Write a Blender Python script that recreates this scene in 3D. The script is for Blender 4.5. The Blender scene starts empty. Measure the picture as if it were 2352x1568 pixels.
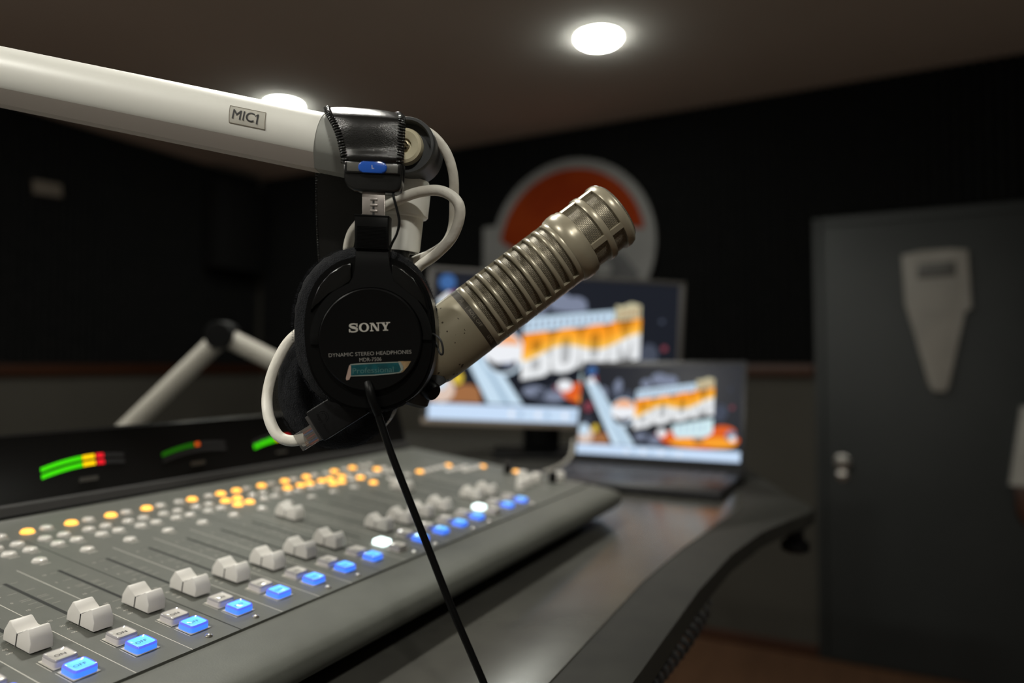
import bpy, bmesh, math, random
from mathutils import Vector, Matrix
random.seed(7)
C = bpy.context.scene.collection
sc = bpy.context.scene
PI = math.pi

# ------------------------------------------------------------------ camera, world, exposure
F_PX, CX, CY = 1600.0, 1176.0, 784.0
YAW, PITCH = math.radians(27.3), math.atan(56 / 1600)
CAM = Vector((0, 0, 1.38))
fw0 = Vector((math.cos(YAW), math.sin(YAW), 0))
RT = Vector((math.sin(YAW), -math.cos(YAW), 0))
FW = fw0 * math.cos(PITCH) + Vector((0, 0, math.sin(PITCH)))
UP = RT.cross(FW)
cam_data = bpy.data.cameras.new('camera')
cam = bpy.data.objects.new('camera', cam_data)
C.objects.link(cam)
cam.matrix_world = Matrix(((RT.x, UP.x, -FW.x, CAM.x), (RT.y, UP.y, -FW.y, CAM.y), (RT.z, UP.z, -FW.z, CAM.z), (0, 0, 0, 1)))
cam_data.sensor_width = 36.0
cam_data.lens = F_PX / 2352 * 36.0
cam_data.clip_start = 0.02
cam_data.dof.use_dof = True
cam_data.dof.focus_distance = 0.424
cam_data.dof.aperture_fstop = 3.0
sc.camera = cam
world = bpy.data.worlds.new('world')
sc.world = world
world.use_nodes = True
world.node_tree.nodes['Background'].inputs[0].default_value = (0.9, 0.95, 1.0, 1)
world.node_tree.nodes['Background'].inputs[1].default_value = 0.0
sc.view_settings.view_transform = 'Standard'
sc.view_settings.look = 'None'
sc.view_settings.gamma = 1
sc.view_settings.exposure = 0.0
sc.cycles.use_denoising = True
sc.cycles.max_bounces = 8
sc.cycles.diffuse_bounces = 4
sc.cycles.sample_clamp_indirect = 4.0
LAMP = 62.0           # strength of the ceiling downlights in the far row
LAMP_REAR = 315.0     # over the back of the room, brightest
LAMP_NEAR = 215.0     # the downlights over the console are turned up brighter


def at(px, py, d):
    """point of the place seen in direction (px, py) at depth d"""
    return CAM + (FW + RT * ((px - CX) / F_PX) + UP * ((CY - py) / F_PX)) * d


# ------------------------------------------------------------------ materials
def mat(name, col, rough=0.5, metal=0.0, emit=None, estr=0.0, spec=0.5, coat=0.0, alpha=1.0, trans=0.0):
    m = bpy.data.materials.new(name)
    m.use_nodes = True
    b = m.node_tree.nodes['Principled BSDF']
    b.inputs['Base Color'].default_value = (*col, 1)
    b.inputs['Roughness'].default_value = rough
    b.inputs['Metallic'].default_value = metal
    b.inputs['Specular IOR Level'].default_value = spec
    b.inputs['Coat Weight'].default_value = coat
    b.inputs['Coat Roughness'].default_value = 0.08
    b.inputs['Transmission Weight'].default_value = trans
    if emit:
        b.inputs['Emission Color'].default_value = (*emit, 1)
        b.inputs['Emission Strength'].default_value = estr
    return m


def nd(m, t, **kw):
    n = m.node_tree.nodes.new(t)
    for k, v in kw.items():
        if k in n.inputs:
            n.inputs[k].default_value = v
        else:
            setattr(n, k, v)
    return n


def lk(m, a, b):
    m.node_tree.links.new(a, b)


def bsdf(m):
    return m.node_tree.nodes['Principled BSDF']


def noisy(m, c1, c2, scale=20, detail=4, bump=0.0, bscale=None, coord='Object', rough_var=None):
    tc = nd(m, 'ShaderNodeTexCoord')
    n = nd(m, 'ShaderNodeTexNoise', Scale=scale, Detail=detail)
    lk(m, tc.outputs[coord], n.inputs['Vector'])
    r = nd(m, 'ShaderNodeValToRGB')
    r.color_ramp.elements[0].position, r.color_ramp.elements[1].position = 0.35, 0.65
    r.color_ramp.elements[0].color = (*c1, 1)
    r.color_ramp.elements[1].color = (*c2, 1)
    lk(m, n.outputs['Fac'], r.inputs[0])
    lk(m, r.outputs[0], bsdf(m).inputs['Base Color'])
    if bump:
        n2 = nd(m, 'ShaderNodeTexNoise', Scale=bscale or scale * 6, Detail=6)
        lk(m, tc.outputs[coord], n2.inputs['Vector'])
        bp = nd(m, 'ShaderNodeBump', Strength=bump, Distance=0.002)
        lk(m, n2.outputs['Fac'], bp.inputs['Height'])
        lk(m, bp.outputs[0], bsdf(m).inputs['Normal'])
    return m


M = {}
M['ceiling'] = noisy(mat('ceiling_paint', (0.4, 0.37, 0.33), 0.95, spec=0.1), (0.78, 0.755, 0.715), (0.82, 0.795, 0.755), 1.5, bump=0.15, bscale=120)
M['wall'] = noisy(mat('grey_wall_paint', (0.2, 0.19, 0.16), 0.9, spec=0.15), (0.062, 0.058, 0.049), (0.07, 0.066, 0.056), 2, bump=0.1, bscale=150)
M['pale_wall'] = noisy(mat('pale_wall_paint', (0.7, 0.68, 0.62), 0.9, spec=0.15), (0.15, 0.145, 0.135), (0.18, 0.175, 0.16), 2, bump=0.1, bscale=150)
M['foam'] = noisy(mat('black_acoustic_foam', (0.02, 0.02, 0.02), 1.0, spec=0.0), (0.009, 0.0095, 0.0095), (0.014, 0.014, 0.014), 40, bump=0.6, bscale=300)
M['wood'] = mat('red_brown_wood', (0.1, 0.04, 0.015), 0.45)


def wood_nodes(m, c1, c2, sx, sy):
    tc = nd(m, 'ShaderNodeTexCoord')
    mp = nd(m, 'ShaderNodeMapping')
    mp.inputs['Scale'].default_value = (sx, sy, 12)
    lk(m, tc.outputs['Object'], mp.inputs[0])
    n = nd(m, 'ShaderNodeTexNoise', Scale=3.0, Detail=8)
    lk(m, mp.outputs[0], n.inputs['Vector'])
    r = nd(m, 'ShaderNodeValToRGB')
    r.color_ramp.elements[0].color = (*c1, 1)
    r.color_ramp.elements[1].color = (*c2, 1)
    lk(m, n.outputs['Fac'], r.inputs[0])
    lk(m, r.outputs[0], bsdf(m).inputs['Base Color'])


wood_nodes(M['wood'], (0.03, 0.0085, 0.0025), (0.058, 0.017, 0.005), 1.5, 1.5)
M['floor'] = mat('brown_wood_floor', (0.15, 0.07, 0.035), 0.4)
wood_nodes(M['floor'], (0.085, 0.042, 0.022), (0.17, 0.085, 0.046), 1.0, 9)
M['door'] = noisy(mat('slate_door_paint', (0.08, 0.09, 0.09), 0.55), (0.020, 0.0235, 0.0235), (0.024, 0.0275, 0.0275), 3)
M['chrome'] = mat('brushed_steel', (0.6, 0.58, 0.54), 0.28, 1.0)
M['lens'] = mat('lit_diffuser', (0.9, 0.9, 0.9), 0.5, emit=(0.97, 1.0, 0.90), estr=LAMP)
M['lens_rear'] = mat('brightest_lit_diffuser', (0.9, 0.9, 0.9), 0.5, emit=(1.0, 0.975, 0.885), estr=LAMP_REAR)
M['lens_near'] = mat('bright_lit_diffuser', (0.9, 0.9, 0.9), 0.5, emit=(1.0, 0.985, 0.9), estr=LAMP_NEAR)
M['white_enamel'] = noisy(mat('white_enamel', (0.62, 0.60, 0.55), 0.38), (0.80, 0.79, 0.735), (0.83, 0.82, 0.765), 8)
M['arm_grey'] = mat('arm_grey_plastic', (0.34, 0.345, 0.32), 0.5)
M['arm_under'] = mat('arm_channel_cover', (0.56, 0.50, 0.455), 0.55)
M['rubber'] = noisy(mat('black_rubber', (0.022, 0.023, 0.024), 0.6), (0.02, 0.021, 0.022), (0.03, 0.03, 0.031), 30)
M['dark_joint'] = mat('dark_grey_joint', (0.04, 0.042, 0.044), 0.45)
M['cream'] = noisy(mat('cream_nylon', (0.6, 0.54, 0.36), 0.4), (0.74, 0.67, 0.46), (0.82, 0.75, 0.54), 90)
M['brass'] = mat('dull_screw_metal', (0.32, 0.28, 0.2), 0.4, 1.0)
M['label'] = noisy(mat('sticker_film', (0.52, 0.50, 0.44), 0.3), (0.50, 0.485, 0.43), (0.55, 0.53, 0.47), 150)
M['label_edge'] = mat('sticker_edge', (0.16, 0.13, 0.09), 0.6)
M['ink'] = mat('black_ink', (0.008, 0.008, 0.008), 0.5)
M['cable_white'] = noisy(mat('white_cable_jacket', (0.66, 0.62, 0.55), 0.42), (0.72, 0.68, 0.60), (0.82, 0.79, 0.72), 45, bump=0.35, bscale=160)
# console
M['panel'] = noisy(mat('console_grey_paint', (0.17, 0.17, 0.145), 0.5), (0.098, 0.101, 0.088), (0.107, 0.110, 0.096), 60, bump=0.05, bscale=900)
M['print'] = mat('white_print', (0.62, 0.6, 0.54), 0.5)
M['print_dim'] = mat('dim_print', (0.5, 0.475, 0.42), 0.5)
M['slot'] = mat('fader_slot_black', (0.004, 0.005, 0.004), 0.7)
M['knob'] = mat('white_fader_plastic', (0.74, 0.71, 0.67), 0.38)
M['clear'] = mat('frosted_clear_cap', (0.70, 0.67, 0.63), 0.12, coat=1.0)
M['clear_rim'] = mat('clear_cap_rim', (0.38, 0.36, 0.37), 0.08, coat=1.0)
M['blue_rim'] = mat('lit_blue_rim', (0.1, 0.12, 0.5), 0.1, emit=(0.085, 0.12, 0.85), estr=1.0, coat=1.0)
M['clear_side'] = mat('frosted_clear_side', (0.62, 0.58, 0.57), 0.3)
M['round_cap'] = mat('pale_round_cap', (0.68, 0.65, 0.61), 0.2, coat=0.6)
M['blue_top'] = mat('lit_blue_top', (0.1, 0.3, 0.6), 0.15, emit=(0.13, 0.56, 1.0), estr=1.25, coat=1.0)
M['blue_side'] = mat('lit_blue_side', (0.1, 0.15, 0.6), 0.2, emit=(0.03, 0.2, 1.0), estr=1.15, coat=0.5)
M['white_lit'] = mat('lit_white_cap', (0.8, 0.9, 0.9), 0.2, emit=(0.80, 1.0, 0.98), estr=2.2)
M['amber'] = mat('lit_amber_cap', (0.6, 0.3, 0.05), 0.25, emit=(1.0, 0.43, 0.06), estr=2.1)
M['bridge'] = mat('black_glossy_bridge', (0.004, 0.004, 0.004), 0.22)
M['bridge_ledge'] = mat('bridge_ledge', (0.035, 0.034, 0.033), 0.6, spec=0.2)
M['led_green'] = mat('meter_green', (0, 0.1, 0), 0.4, emit=(0.05, 0.70, 0.0), estr=1.1)
M['led_green_dim'] = mat('meter_green_dim', (0, 0.05, 0), 0.4, emit=(0.012, 0.12, 0.0), estr=0.8)
M['led_yellow'] = mat('meter_yellow', (0.2, 0.1, 0), 0.4, emit=(1.0, 0.62, 0.0), estr=1.2)
M['led_red'] = mat('meter_red', (0.2, 0, 0), 0.4, emit=(0.9, 0.012, 0.025), estr=1.0)
M['led_orange'] = mat('meter_orange', (0.2, 0.05, 0), 0.4, emit=(0.8, 0.1, 0.01), estr=0.8)
M['led_off'] = mat('meter_unlit', (0.03, 0.03, 0.032), 0.4)
M['bridge_text'] = mat('bridge_caption', (0.09, 0.09, 0.085), 0.5)
# headphones
M['plastic'] = mat('black_satin_plastic', (0.0028, 0.0028, 0.0029), 0.3, spec=0.16)
M['plastic_matte'] = mat('black_matte_plastic', (0.003, 0.0031, 0.0032), 0.42, spec=0.16)
M['gloss'] = mat('black_gloss_plastic', (0.012, 0.012, 0.012), 0.13)
M['gloss_black'] = mat('black_polished_edge', (0.0035, 0.0035, 0.0035), 0.16, spec=0.4)
M['leather'] = mat('black_leather', (0.008, 0.0077, 0.0072), 0.24, spec=0.5)
tc = nd(M['leather'], 'ShaderNodeTexCoord')
vo = nd(M['leather'], 'ShaderNodeTexVoronoi', Scale=2300.0)
no = nd(M['leather'], 'ShaderNodeTexNoise', Scale=420.0, Detail=4)
mx = nd(M['leather'], 'ShaderNodeMath', operation='ADD')
lk(M['leather'], tc.outputs['Object'], vo.inputs['Vector'])
lk(M['leather'], tc.outputs['Object'], no.inputs['Vector'])
lk(M['leather'], vo.outputs['Distance'], mx.inputs[0])
lk(M['leather'], no.outputs['Fac'], mx.inputs[1])
bp = nd(M['leather'], 'ShaderNodeBump', Strength=0.2, Distance=0.0005)
lk(M['leather'], mx.outputs[0], bp.inputs['Height'])
lk(M['leather'], bp.outputs[0], bsdf(M['leather']).inputs['Normal'])
M['velour'] = noisy(mat('black_velour', (0.012, 0.012, 0.013), 1.0, spec=0.1), (0.006, 0.0066, 0.0084), (0.0125, 0.0132, 0.016), 250, bump=1.0, bscale=1200)
bsdf(M['velour']).inputs['Sheen Weight'].default_value = 0.06
bsdf(M['velour']).inputs['Sheen Roughness'].default_value = 0.5
M['fuzz'] = mat('velour_fibre', (0.022, 0.023, 0.027), 1.0, spec=0.1)
M['steel'] = noisy(mat('slider_steel', (0.5, 0.46, 0.43), 0.35, 0.9), (0.40, 0.36, 0.34), (0.6, 0.55, 0.52), 120)
M['blue_badge'] = mat('blue_badge', (0.012, 0.09, 0.48), 0.25, coat=0.5)
M['silver_print'] = mat('silver_print', (0.42, 0.40, 0.36), 0.4)
M['dim_silver'] = mat('dim_silver_print', (0.2, 0.19, 0.175), 0.5)
M['teal'] = noisy(mat('teal_sticker', (0.0, 0.12, 0.14), 0.3), (0.0015, 0.038, 0.046), (0.0015, 0.068, 0.08), 200)
M['teal_text'] = mat('teal_sticker_text', (0.05, 0.12, 0.115), 0.4)
M['sticker_rim'] = mat('sticker_foil_rim', (0.26, 0.29, 0.26), 0.25, 0.3)
M['tan'] = noisy(mat('sticker_residue', (0.2, 0.13, 0.06), 0.7), (0.15, 0.095, 0.04), (0.25, 0.16, 0.075), 300)
M['pinkish'] = mat('peeled_paper', (0.32, 0.22, 0.18), 0.7)
M['clip_grey'] = mat('clip_grey', (0.095, 0.093, 0.085), 0.3)
# microphone
mb = M['mic'] = mat('fawn_mic_paint', (0.34, 0.30, 0.21), 0.34, 0.15)
tc = nd(mb, 'ShaderNodeTexCoord')
v1 = nd(mb, 'ShaderNodeTexVoronoi', Scale=260.0)
n1 = nd(mb, 'ShaderNodeTexNoise', Scale=75.0, Detail=3)
lk(mb, tc.outputs['Object'], v1.inputs['Vector'])
lk(mb, tc.outputs['Object'], n1.inputs['Vector'])
m1 = nd(mb, 'ShaderNodeMath', operation='LESS_THAN')
lk(mb, v1.outputs['Distance'], m1.inputs[0])
m1.inputs[1].default_value = 0.24
m2 = nd(mb, 'ShaderNodeMath', operation='GREATER_THAN')
lk(mb, n1.outputs['Fac'], m2.inputs[0])
m2.inputs[1].default_value = 0.49
m3 = nd(mb, 'ShaderNodeMath', operation='MULTIPLY')
lk(mb, m1.outputs[0], m3.inputs[0])
lk(mb, m2.outputs[0], m3.inputs[1])
mixc = nd(mb, 'ShaderNodeMix', data_type='RGBA')
mixc.inputs[6].default_value = (0.30, 0.265, 0.185, 1)
mixc.inputs[7].default_value = (0.055, 0.042, 0.025, 1)
lk(mb, m3.outputs[0], mixc.inputs[0])
lk(mb, mixc.outputs[2], bsdf(mb).inputs['Base Color'])
M['mic_rib'] = mat('fawn_rib_paint', (0.36, 0.32, 0.235), 0.3, 0.25)
M['mic_dark'] = mat('dark_mic_interior', (0.012, 0.011, 0.009), 0.7)
M['mic_band'] = mat('dark_mic_band', (0.05, 0.042, 0.03), 0.4, 0.3)
M['mic_band_text'] = mat('mic_band_print', (0.2, 0.18, 0.14), 0.4)


def mesh_screen(name, c_wire, c_hole, bw, rh):
    m = mat(name, c_wire, 0.4, 0.5)
    uv = nd(m, 'ShaderNodeUVMap')
    br = nd(m, 'ShaderNodeTexBrick')
    br.inputs['Color1'].default_value = (*c_wire, 1)
    br.inputs['Color2'].default_value = (c_wire[0] * 0.8, c_wire[1] * 0.8, c_wire[2] * 0.8, 1)
    br.inputs['Mortar'].default_value = (*c_hole, 1)
    br.inputs['Scale'].default_value = 1.0
    br.inputs['Mortar Size'].default_value = rh * 0.22
    br.inputs['Mortar Smooth'].default_value = 0.6
    br.inputs['Brick Width'].default_value = bw
    br.inputs['Row Height'].default_value = rh
    lk(m, uv.outputs[0], br.inputs['Vector'])
    lk(m, br.outputs['Color'], bsdf(m).inputs['Base Color'])
    b2 = nd(m, 'ShaderNodeBump', Strength=0.8, Distance=0.0004, invert=True)
    lk(m, br.outputs['Fac'], b2.inputs['Height'])
    lk(m, b2.outputs[0], bsdf(m).inputs['Normal'])
    return m


M['mesh_body'] = mesh_screen('mic_wire_mesh', (0.36, 0.315, 0.23), (0.02, 0.017, 0.012), 0.0013, 0.00082)
M['mesh_head'] = mesh_screen('mic_head_mesh', (0.40, 0.355, 0.26), (0.04, 0.035, 0.025), 0.0014, 0.0009)
# plug
M['clear_plug'] = mat('clear_plug', (0.9, 0.89, 0.86), 0.06, trans=0.93)
bsdf(M['clear_plug']).inputs['IOR'].default_value = 1.25
M['gold'] = mat('gold_pins', (0.6, 0.3, 0.14), 0.35, 0.8)
M['wire_red'] = mat('orange_wire', (0.25, 0.04, 0.015), 0.5)
M['wire_blue'] = mat('blue_wire', (0.05, 0.07, 0.2), 0.5)
M['wire_brown'] = mat('brown_wire', (0.12, 0.06, 0.03), 0.5)
M['adapter'] = noisy(mat('black_adapter_shell', (0.006, 0.006, 0.0065), 0.4, spec=0.3), (0.005, 0.005, 0.0055), (0.0065, 0.0065, 0.007), 300)
M['adapter_lip'] = mat('adapter_lip', (0.045, 0.042, 0.04), 0.35)
# desk
M['desk'] = noisy(mat('grey_desk_laminate', (0.14, 0.135, 0.12), 0.24), (0.058, 0.056, 0.05), (0.068, 0.066, 0.058), 25)
M['nosing'] = noisy(mat('desk_edge_band', (0.07, 0.07, 0.06), 0.6, spec=0.35), (0.018, 0.0175, 0.015), (0.022, 0.0215, 0.018), 40)
M['laptop'] = mat('black_laptop_shell', (0.012, 0.012, 0.014), 0.4)
M['keys'] = mat('laptop_deck', (0.035, 0.034, 0.04), 0.45)
M['silver'] = mat('silver_bezel', (0.36, 0.30, 0.25), 0.4, 0.3)
M['bezel_grey'] = mat('dark_grey_bezel', (0.075, 0.07, 0.066), 0.45)
M['screen_bg'] = mat('screen_dark', (0.01, 0.01, 0.012), 0.25, emit=(0.008, 0.010, 0.016), estr=1.0, spec=0.06)


def emi(name, col, s=1.0):
    M[name] = mat(name, (0, 0, 0), 0.5, emit=col, estr=s, spec=0.0)


emi('s_bar', (0.62, 0.78, 1.0), 0.95)
emi('s_pale', (0.58, 0.74, 0.88), 1.0)
emi('s_pale2', (0.36, 0.50, 0.64), 1.0)
emi('s_white', (0.86, 0.88, 0.92), 1.0)
emi('s_grey', (0.2, 0.23, 0.32), 1.0)
emi('s_grey2', (0.06, 0.07, 0.1), 1.0)
emi('s_orange', (0.95, 0.36, 0.03), 1.0)
emi('s_peach', (0.9, 0.42, 0.2), 1.0)
emi('s_red', (0.75, 0.12, 0.02), 1.0)
emi('s_black', (0.006, 0.008, 0.012), 1.0)
emi('s_cream', (0.62, 0.58, 0.38), 1.0)
emi('s_brown', (0.35, 0.15, 0.06), 1.0)
emi('s_skin', (0.72, 0.56, 0.47), 1.0)
emi('s_blue', (0.05, 0.13, 0.33), 1.0)
emi('s_yellow', (0.7, 0.5, 0.05), 1.0)
emi('s_pink', (0.22, 0.05, 0.07), 1.0)
emi('s_cyan', (0.66, 0.85, 0.9), 1.0)
ms = M['s_boom'] = mat('s_boom', (0, 0, 0), 0.5, spec=0.0)
uv = nd(ms, 'ShaderNodeUVMap')
sp = nd(ms, 'ShaderNodeSeparateXYZ')
lk(ms, uv.outputs[0], sp.inputs[0])
w1 = nd(ms, 'ShaderNodeMath', operation='MULTIPLY')
w1.inputs[1].default_value = 9.5
lk(ms, sp.outputs[0], w1.inputs[0])
w2 = nd(ms, 'ShaderNodeMath', operation='COSINE')
lk(ms, w1.outputs[0], w2.inputs[0])
w3 = nd(ms, 'ShaderNodeMath', operation='MULTIPLY_ADD')
w3.inputs[1].default_value = 0.11
lk(ms, w2.outputs[0], w3.inputs[0])
lk(ms, sp.outputs[1], w3.inputs[2])
rp = nd(ms, 'ShaderNodeValToRGB')
el = rp.color_ramp.elements
el[0].position, el[0].color = 0.0, (0.84, 0.86, 0.88, 1)
el[1].position, el[1].color = 1.0, (0.95, 0.3, 0.015, 1)
e = el.new(0.50); e.color = (0.84, 0.86, 0.88, 1)
e = el.new(0.53); e.color = (1.0, 0.62, 0.1, 1)
e = el.new(0.72); e.color = (1.0, 0.40, 0.03, 1)
lk(ms, w3.outputs[0], rp.inputs[0])
lk(ms, rp.outputs[0], bsdf(ms).inputs['Emission Color'])
bsdf(ms).inputs['Emission Strength'].default_value = 1.0
mk = M['s_boom_back'] = ms.copy()
mk.name = 's_boom_back'
bsdf(mk).inputs['Emission Strength'].default_value = 0.55
# sign on wall
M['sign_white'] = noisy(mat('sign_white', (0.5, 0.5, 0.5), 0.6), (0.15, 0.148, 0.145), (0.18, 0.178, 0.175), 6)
M['sign_orange'] = noisy(mat('sign_orange', (0.7, 0.12, 0.02), 0.7, spec=0.1), (0.20, 0.020, 0.001), (0.24, 0.03, 0.0015), 5)
M['sign_black'] = mat('sign_black', (0.012, 0.012, 0.014), 0.5)
M['plaque'] = noisy(mat('pale_plaque', (0.5, 0.47, 0.42), 0.5), (0.27, 0.255, 0.23), (0.31, 0.29, 0.26), 8)
M['plaque_dark'] = mat('plaque_window', (0.07, 0.067, 0.06), 0.4)
M['holder_white'] = noisy(mat('holder_white', (0.4, 0.39, 0.36), 0.6), (0.36, 0.35, 0.32), (0.42, 0.41, 0.38), 6)
M['grey_box'] = mat('dark_cabinet', (0.0105, 0.0105, 0.0105), 0.9, spec=0.05)
M['warm_card'] = mat('warm_card', (0.11, 0.09, 0.07), 0.8)
M['far_arm'] = noisy(mat('pale_arm_enamel', (0.4, 0.38, 0.34), 0.42), (0.38, 0.36, 0.315), (0.41, 0.39, 0.345), 8)

# ------------------------------------------------------------------ mesh helpers
MW = {}


def empty(name, M4):
    o = bpy.data.objects.new(name, None)
    C.objects.link(o)
    o.matrix_world = M4
    o.empty_display_size = 0.05
    MW[o.name] = M4.copy()
    return o


def tag(o, label=None, cat=None, group=None, kind=None):
    if label: o['label'] = label
    if cat: o['category'] = cat
    if group: o['group'] = group
    if kind: o['kind'] = kind
    return o


def thing(name, label, cat, M4, group=None):
    return tag(empty(name, M4), label, cat, group)


def obj(name, bm, mats, parent=None, local=False, sharp=35, label=None):
    """links a bmesh as ONE object; world coordinates unless local"""
    me = bpy.data.meshes.new(name)
    if not local:
        if parent is not None:
            bm.transform(MW[parent.name].inverted())
    bmesh.ops.recalc_face_normals(bm, faces=bm.faces[:])
    bm.to_mesh(me)
    bm.free()
    if not isinstance(mats, (list, tuple)): mats = [mats]
    for m in mats: me.materials.append(M[m])
    if sharp:
        for p in me.polygons: p.use_smooth = True
        me.set_sharp_from_angle(angle=math.radians(sharp))
    o = bpy.data.objects.new(name, me)
    C.objects.link(o)
    if parent is not None:
        o.parent = parent
        MW[o.name] = MW[parent.name].copy()
    else:
        MW[o.name] = Matrix.Identity(4)
    if label: o['label'] = label
    return o


def centre_origin(o, p):
    """moves a single-mesh thing's origin to p (world)"""
    o.data.transform(Matrix.Translation(-Vector(p)))
    o.location = p
    MW[o.name] = Matrix.Translation(Vector(p))
    return o


def frame(o, ex, ey, ez=None):
    ex, ey = Vector(ex).normalized(), Vector(ey).normalized()
    ez = ex.cross(ey).normalized() if ez is None else Vector(ez).normalized()
    return Matrix(((ex.x, ey.x, ez.x, o[0]), (ex.y, ey.y, ez.y, o[1]), (ex.z, ey.z, ez.z, o[2]), (0, 0, 0, 1)))


def axis_frame(o, ax):
    ax = Vector(ax).normalized()
    h = Vector((0, 0, 1)) if abs(ax.z) < 0.9 else Vector((1, 0, 0))
    ex = h.cross(ax).normalized()
    return frame(o, ex, ax.cross(ex), ax)


def view_frame(px, py, d, roll=0.0):
    c, s = math.cos(roll), math.sin(roll)
    return frame(at(px, py, d), RT * c + UP * s, UP * c - RT * s, -FW)


def newbm():
    bm = bmesh.new()
    bm.loops.layers.uv.new('UVMap')
    return bm


def add_box(bm, fr, lo, hi, bevel=0.0, seg=2, mi=0):
    r = bmesh.ops.create_cube(bm, size=1.0)
    vs = r['verts']
    for v in vs:
        v.co = Vector((lo[0] + (v.co.x + .5) * (hi[0] - lo[0]), lo[1] + (v.co.y + .5) * (hi[1] - lo[1]), lo[2] + (v.co.z + .5) * (hi[2] - lo[2])))
    fs = set(f for v in vs for f in v.link_faces)
    for f in fs: f.material_index = mi
    if bevel > 0:
        es = list(set(e for v in vs for e in v.link_edges))
        r2 = bmesh.ops.bevel(bm, geom=es, offset=bevel, segments=seg, profile=0.5, affect='EDGES', clamp_overlap=True)
        vs = list(set(v for f in r2['faces'] for v in f.verts) | set(v for v in vs if v.is_valid))
        for f in r2['faces']: f.material_index = mi
    for v in vs: v.co = fr @ v.co
    return vs


def add_prism(bm, pts, fr, z0, z1, bevel=0.0, seg=2, mi=0, side=None):
    """polygon pts (x, y) extruded z0..z1 in frame; z1 is the front, whose rim may be rounded"""
    a = [bm.verts.new(Vector((p[0], p[1], z0))) for p in pts]
    b = [bm.verts.new(Vector((p[0], p[1], z1))) for p in pts]
    n = len(pts)
    top = bm.faces.new(b)
    bot = bm.faces.new(a[::-1])
    top.material_index = bot.material_index = mi
    for i in range(n):
        f = bm.faces.new((a[i], a[(i + 1) % n], b[(i + 1) % n], b[i]))
        f.material_index = mi if side is None else side
    vs = a + b
    if bevel:
        es = [e for e in top.edges]
        r = bmesh.ops.bevel(bm, geom=es, offset=bevel, segments=seg, profile=0.5, affect='EDGES', clamp_overlap=True)
        for f in r['faces']: f.material_index = mi
        vs = list(set(v for v in vs if v.is_valid) | set(v for f in r['faces'] for v in f.verts))
    for v in vs: v.co = fr @ v.co
    return vs


def add_poly(bm, pts, fr, z=0.0, mi=0):
    f = bm.faces.new([bm.verts.new(fr @ Vector((p[0], p[1], z))) for p in pts])
    f.material_index = mi
    return f


def add_lathe(bm, fr, prof, seg=48, mi=0, mis=None, a0=0.0, a1=2 * PI, caps=True):
    """prof: (s along z, r); mis: material per span"""
    full = abs(a1 - a0 - 2 * PI) < 1e-6
    n = seg if full else seg + 1
    uvl = bm.loops.layers.uv.active
    rings = []
    for s, r in prof:
        if r < 1e-7:
            rings.append([bm.verts.new(fr @ Vector((0, 0, s)))])
        else:
            rings.append([bm.verts.new(fr @ Vector((r * math.cos(a0 + (a1 - a0) * i / seg), r * math.sin(a0 + (a1 - a0) * i / seg), s))) for i in range(n)])
    for k in range(len(prof) - 1):
        A, B = rings[k], rings[k + 1]
        rr = max(prof[k][1], prof[k + 1][1])
        for i in range(seg):
            j = (i + 1) % n
            if len(A) == 1 and len(B) == 1: continue
            if len(A) == 1: vs, uvs = [A[0], B[i], B[j]], [(i, 0), (i, 1), (i + 1, 1)]
            elif len(B) == 1: vs, uvs = [A[i], B[0], A[j]], [(i, 0), (i, 1), (i + 1, 0)]
            else: vs, uvs = [A[i], B[i], B[j], A[j]], [(i, 0), (i, 1), (i + 1, 1), (i + 1, 0)]
            try: f = bm.faces.new(vs)
            except ValueError: continue
            f.material_index = mis[k] if mis else mi
            for lp, (u, w) in zip(f.loops, uvs):
                lp[uvl].uv = (rr * (a0 + (a1 - a0) * u / seg), prof[k + w][0])
    return rings


def spline(pts, n=8, closed=False):
    P = [Vector(p) for p in pts]
    out = []
    N = len(P)
    for i in range(N if closed else N - 1):
        if closed: p0, p1, p2, p3 = P[i - 1], P[i], P[(i + 1) % N], P[(i + 2) % N]
        else: p0, p1, p2, p3 = P[max(i - 1, 0)], P[i], P[i + 1], P[min(i + 2, N - 1)]
        for k in range(n):
            t = k / n
            out.append(0.5 * ((2 * p1) + (p2 - p0) * t + (2 * p0 - 5 * p1 + 4 * p2 - p3) * t * t + (3 * p1 - p0 - 3 * p2 + p3) * t ** 3))
    if not closed: out.append(P[-1])
    return out


def add_tube(bm, pts, r, seg=14, mi=0, closed=False, caps=True):
    P = [Vector(p) for p in pts]
    N = len(P)
    R = r if isinstance(r, (list, tuple)) else [r] * N
    T = []
    for i in range(N):
        a = P[i - 1] if (i > 0 or closed) else P[0]
        b = P[(i + 1) % N] if (i < N - 1 or closed) else P[-1]
        T.append((b - a).normalized())
    h = Vector((0, 0, 1)) if abs(T[0].z) < 0.9 else Vector((1, 0, 0))
    nrm = (h - T[0] * h.dot(T[0])).normalized()
    rings = []
    for i in range(N):
        nrm = (nrm - T[i] * nrm.dot(T[i])).normalized()
        bn = T[i].cross(nrm)
        rings.append([bm.verts.new(P[i] + (nrm * math.cos(2 * PI * k / seg) + bn * math.sin(2 * PI * k / seg)) * R[i]) for k in range(seg)])
    for i in range(N if closed else N - 1):
        A, B = rings[i], rings[(i + 1) % N]
        for k in range(seg):
            f = bm.faces.new((A[k], A[(k + 1) % seg], B[(k + 1) % seg], B[k]))
            f.material_index = mi
    if caps and not closed:
        bm.faces.new(rings[0][::-1]).material_index = mi
        bm.faces.new(rings[-1]).material_index = mi


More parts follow.
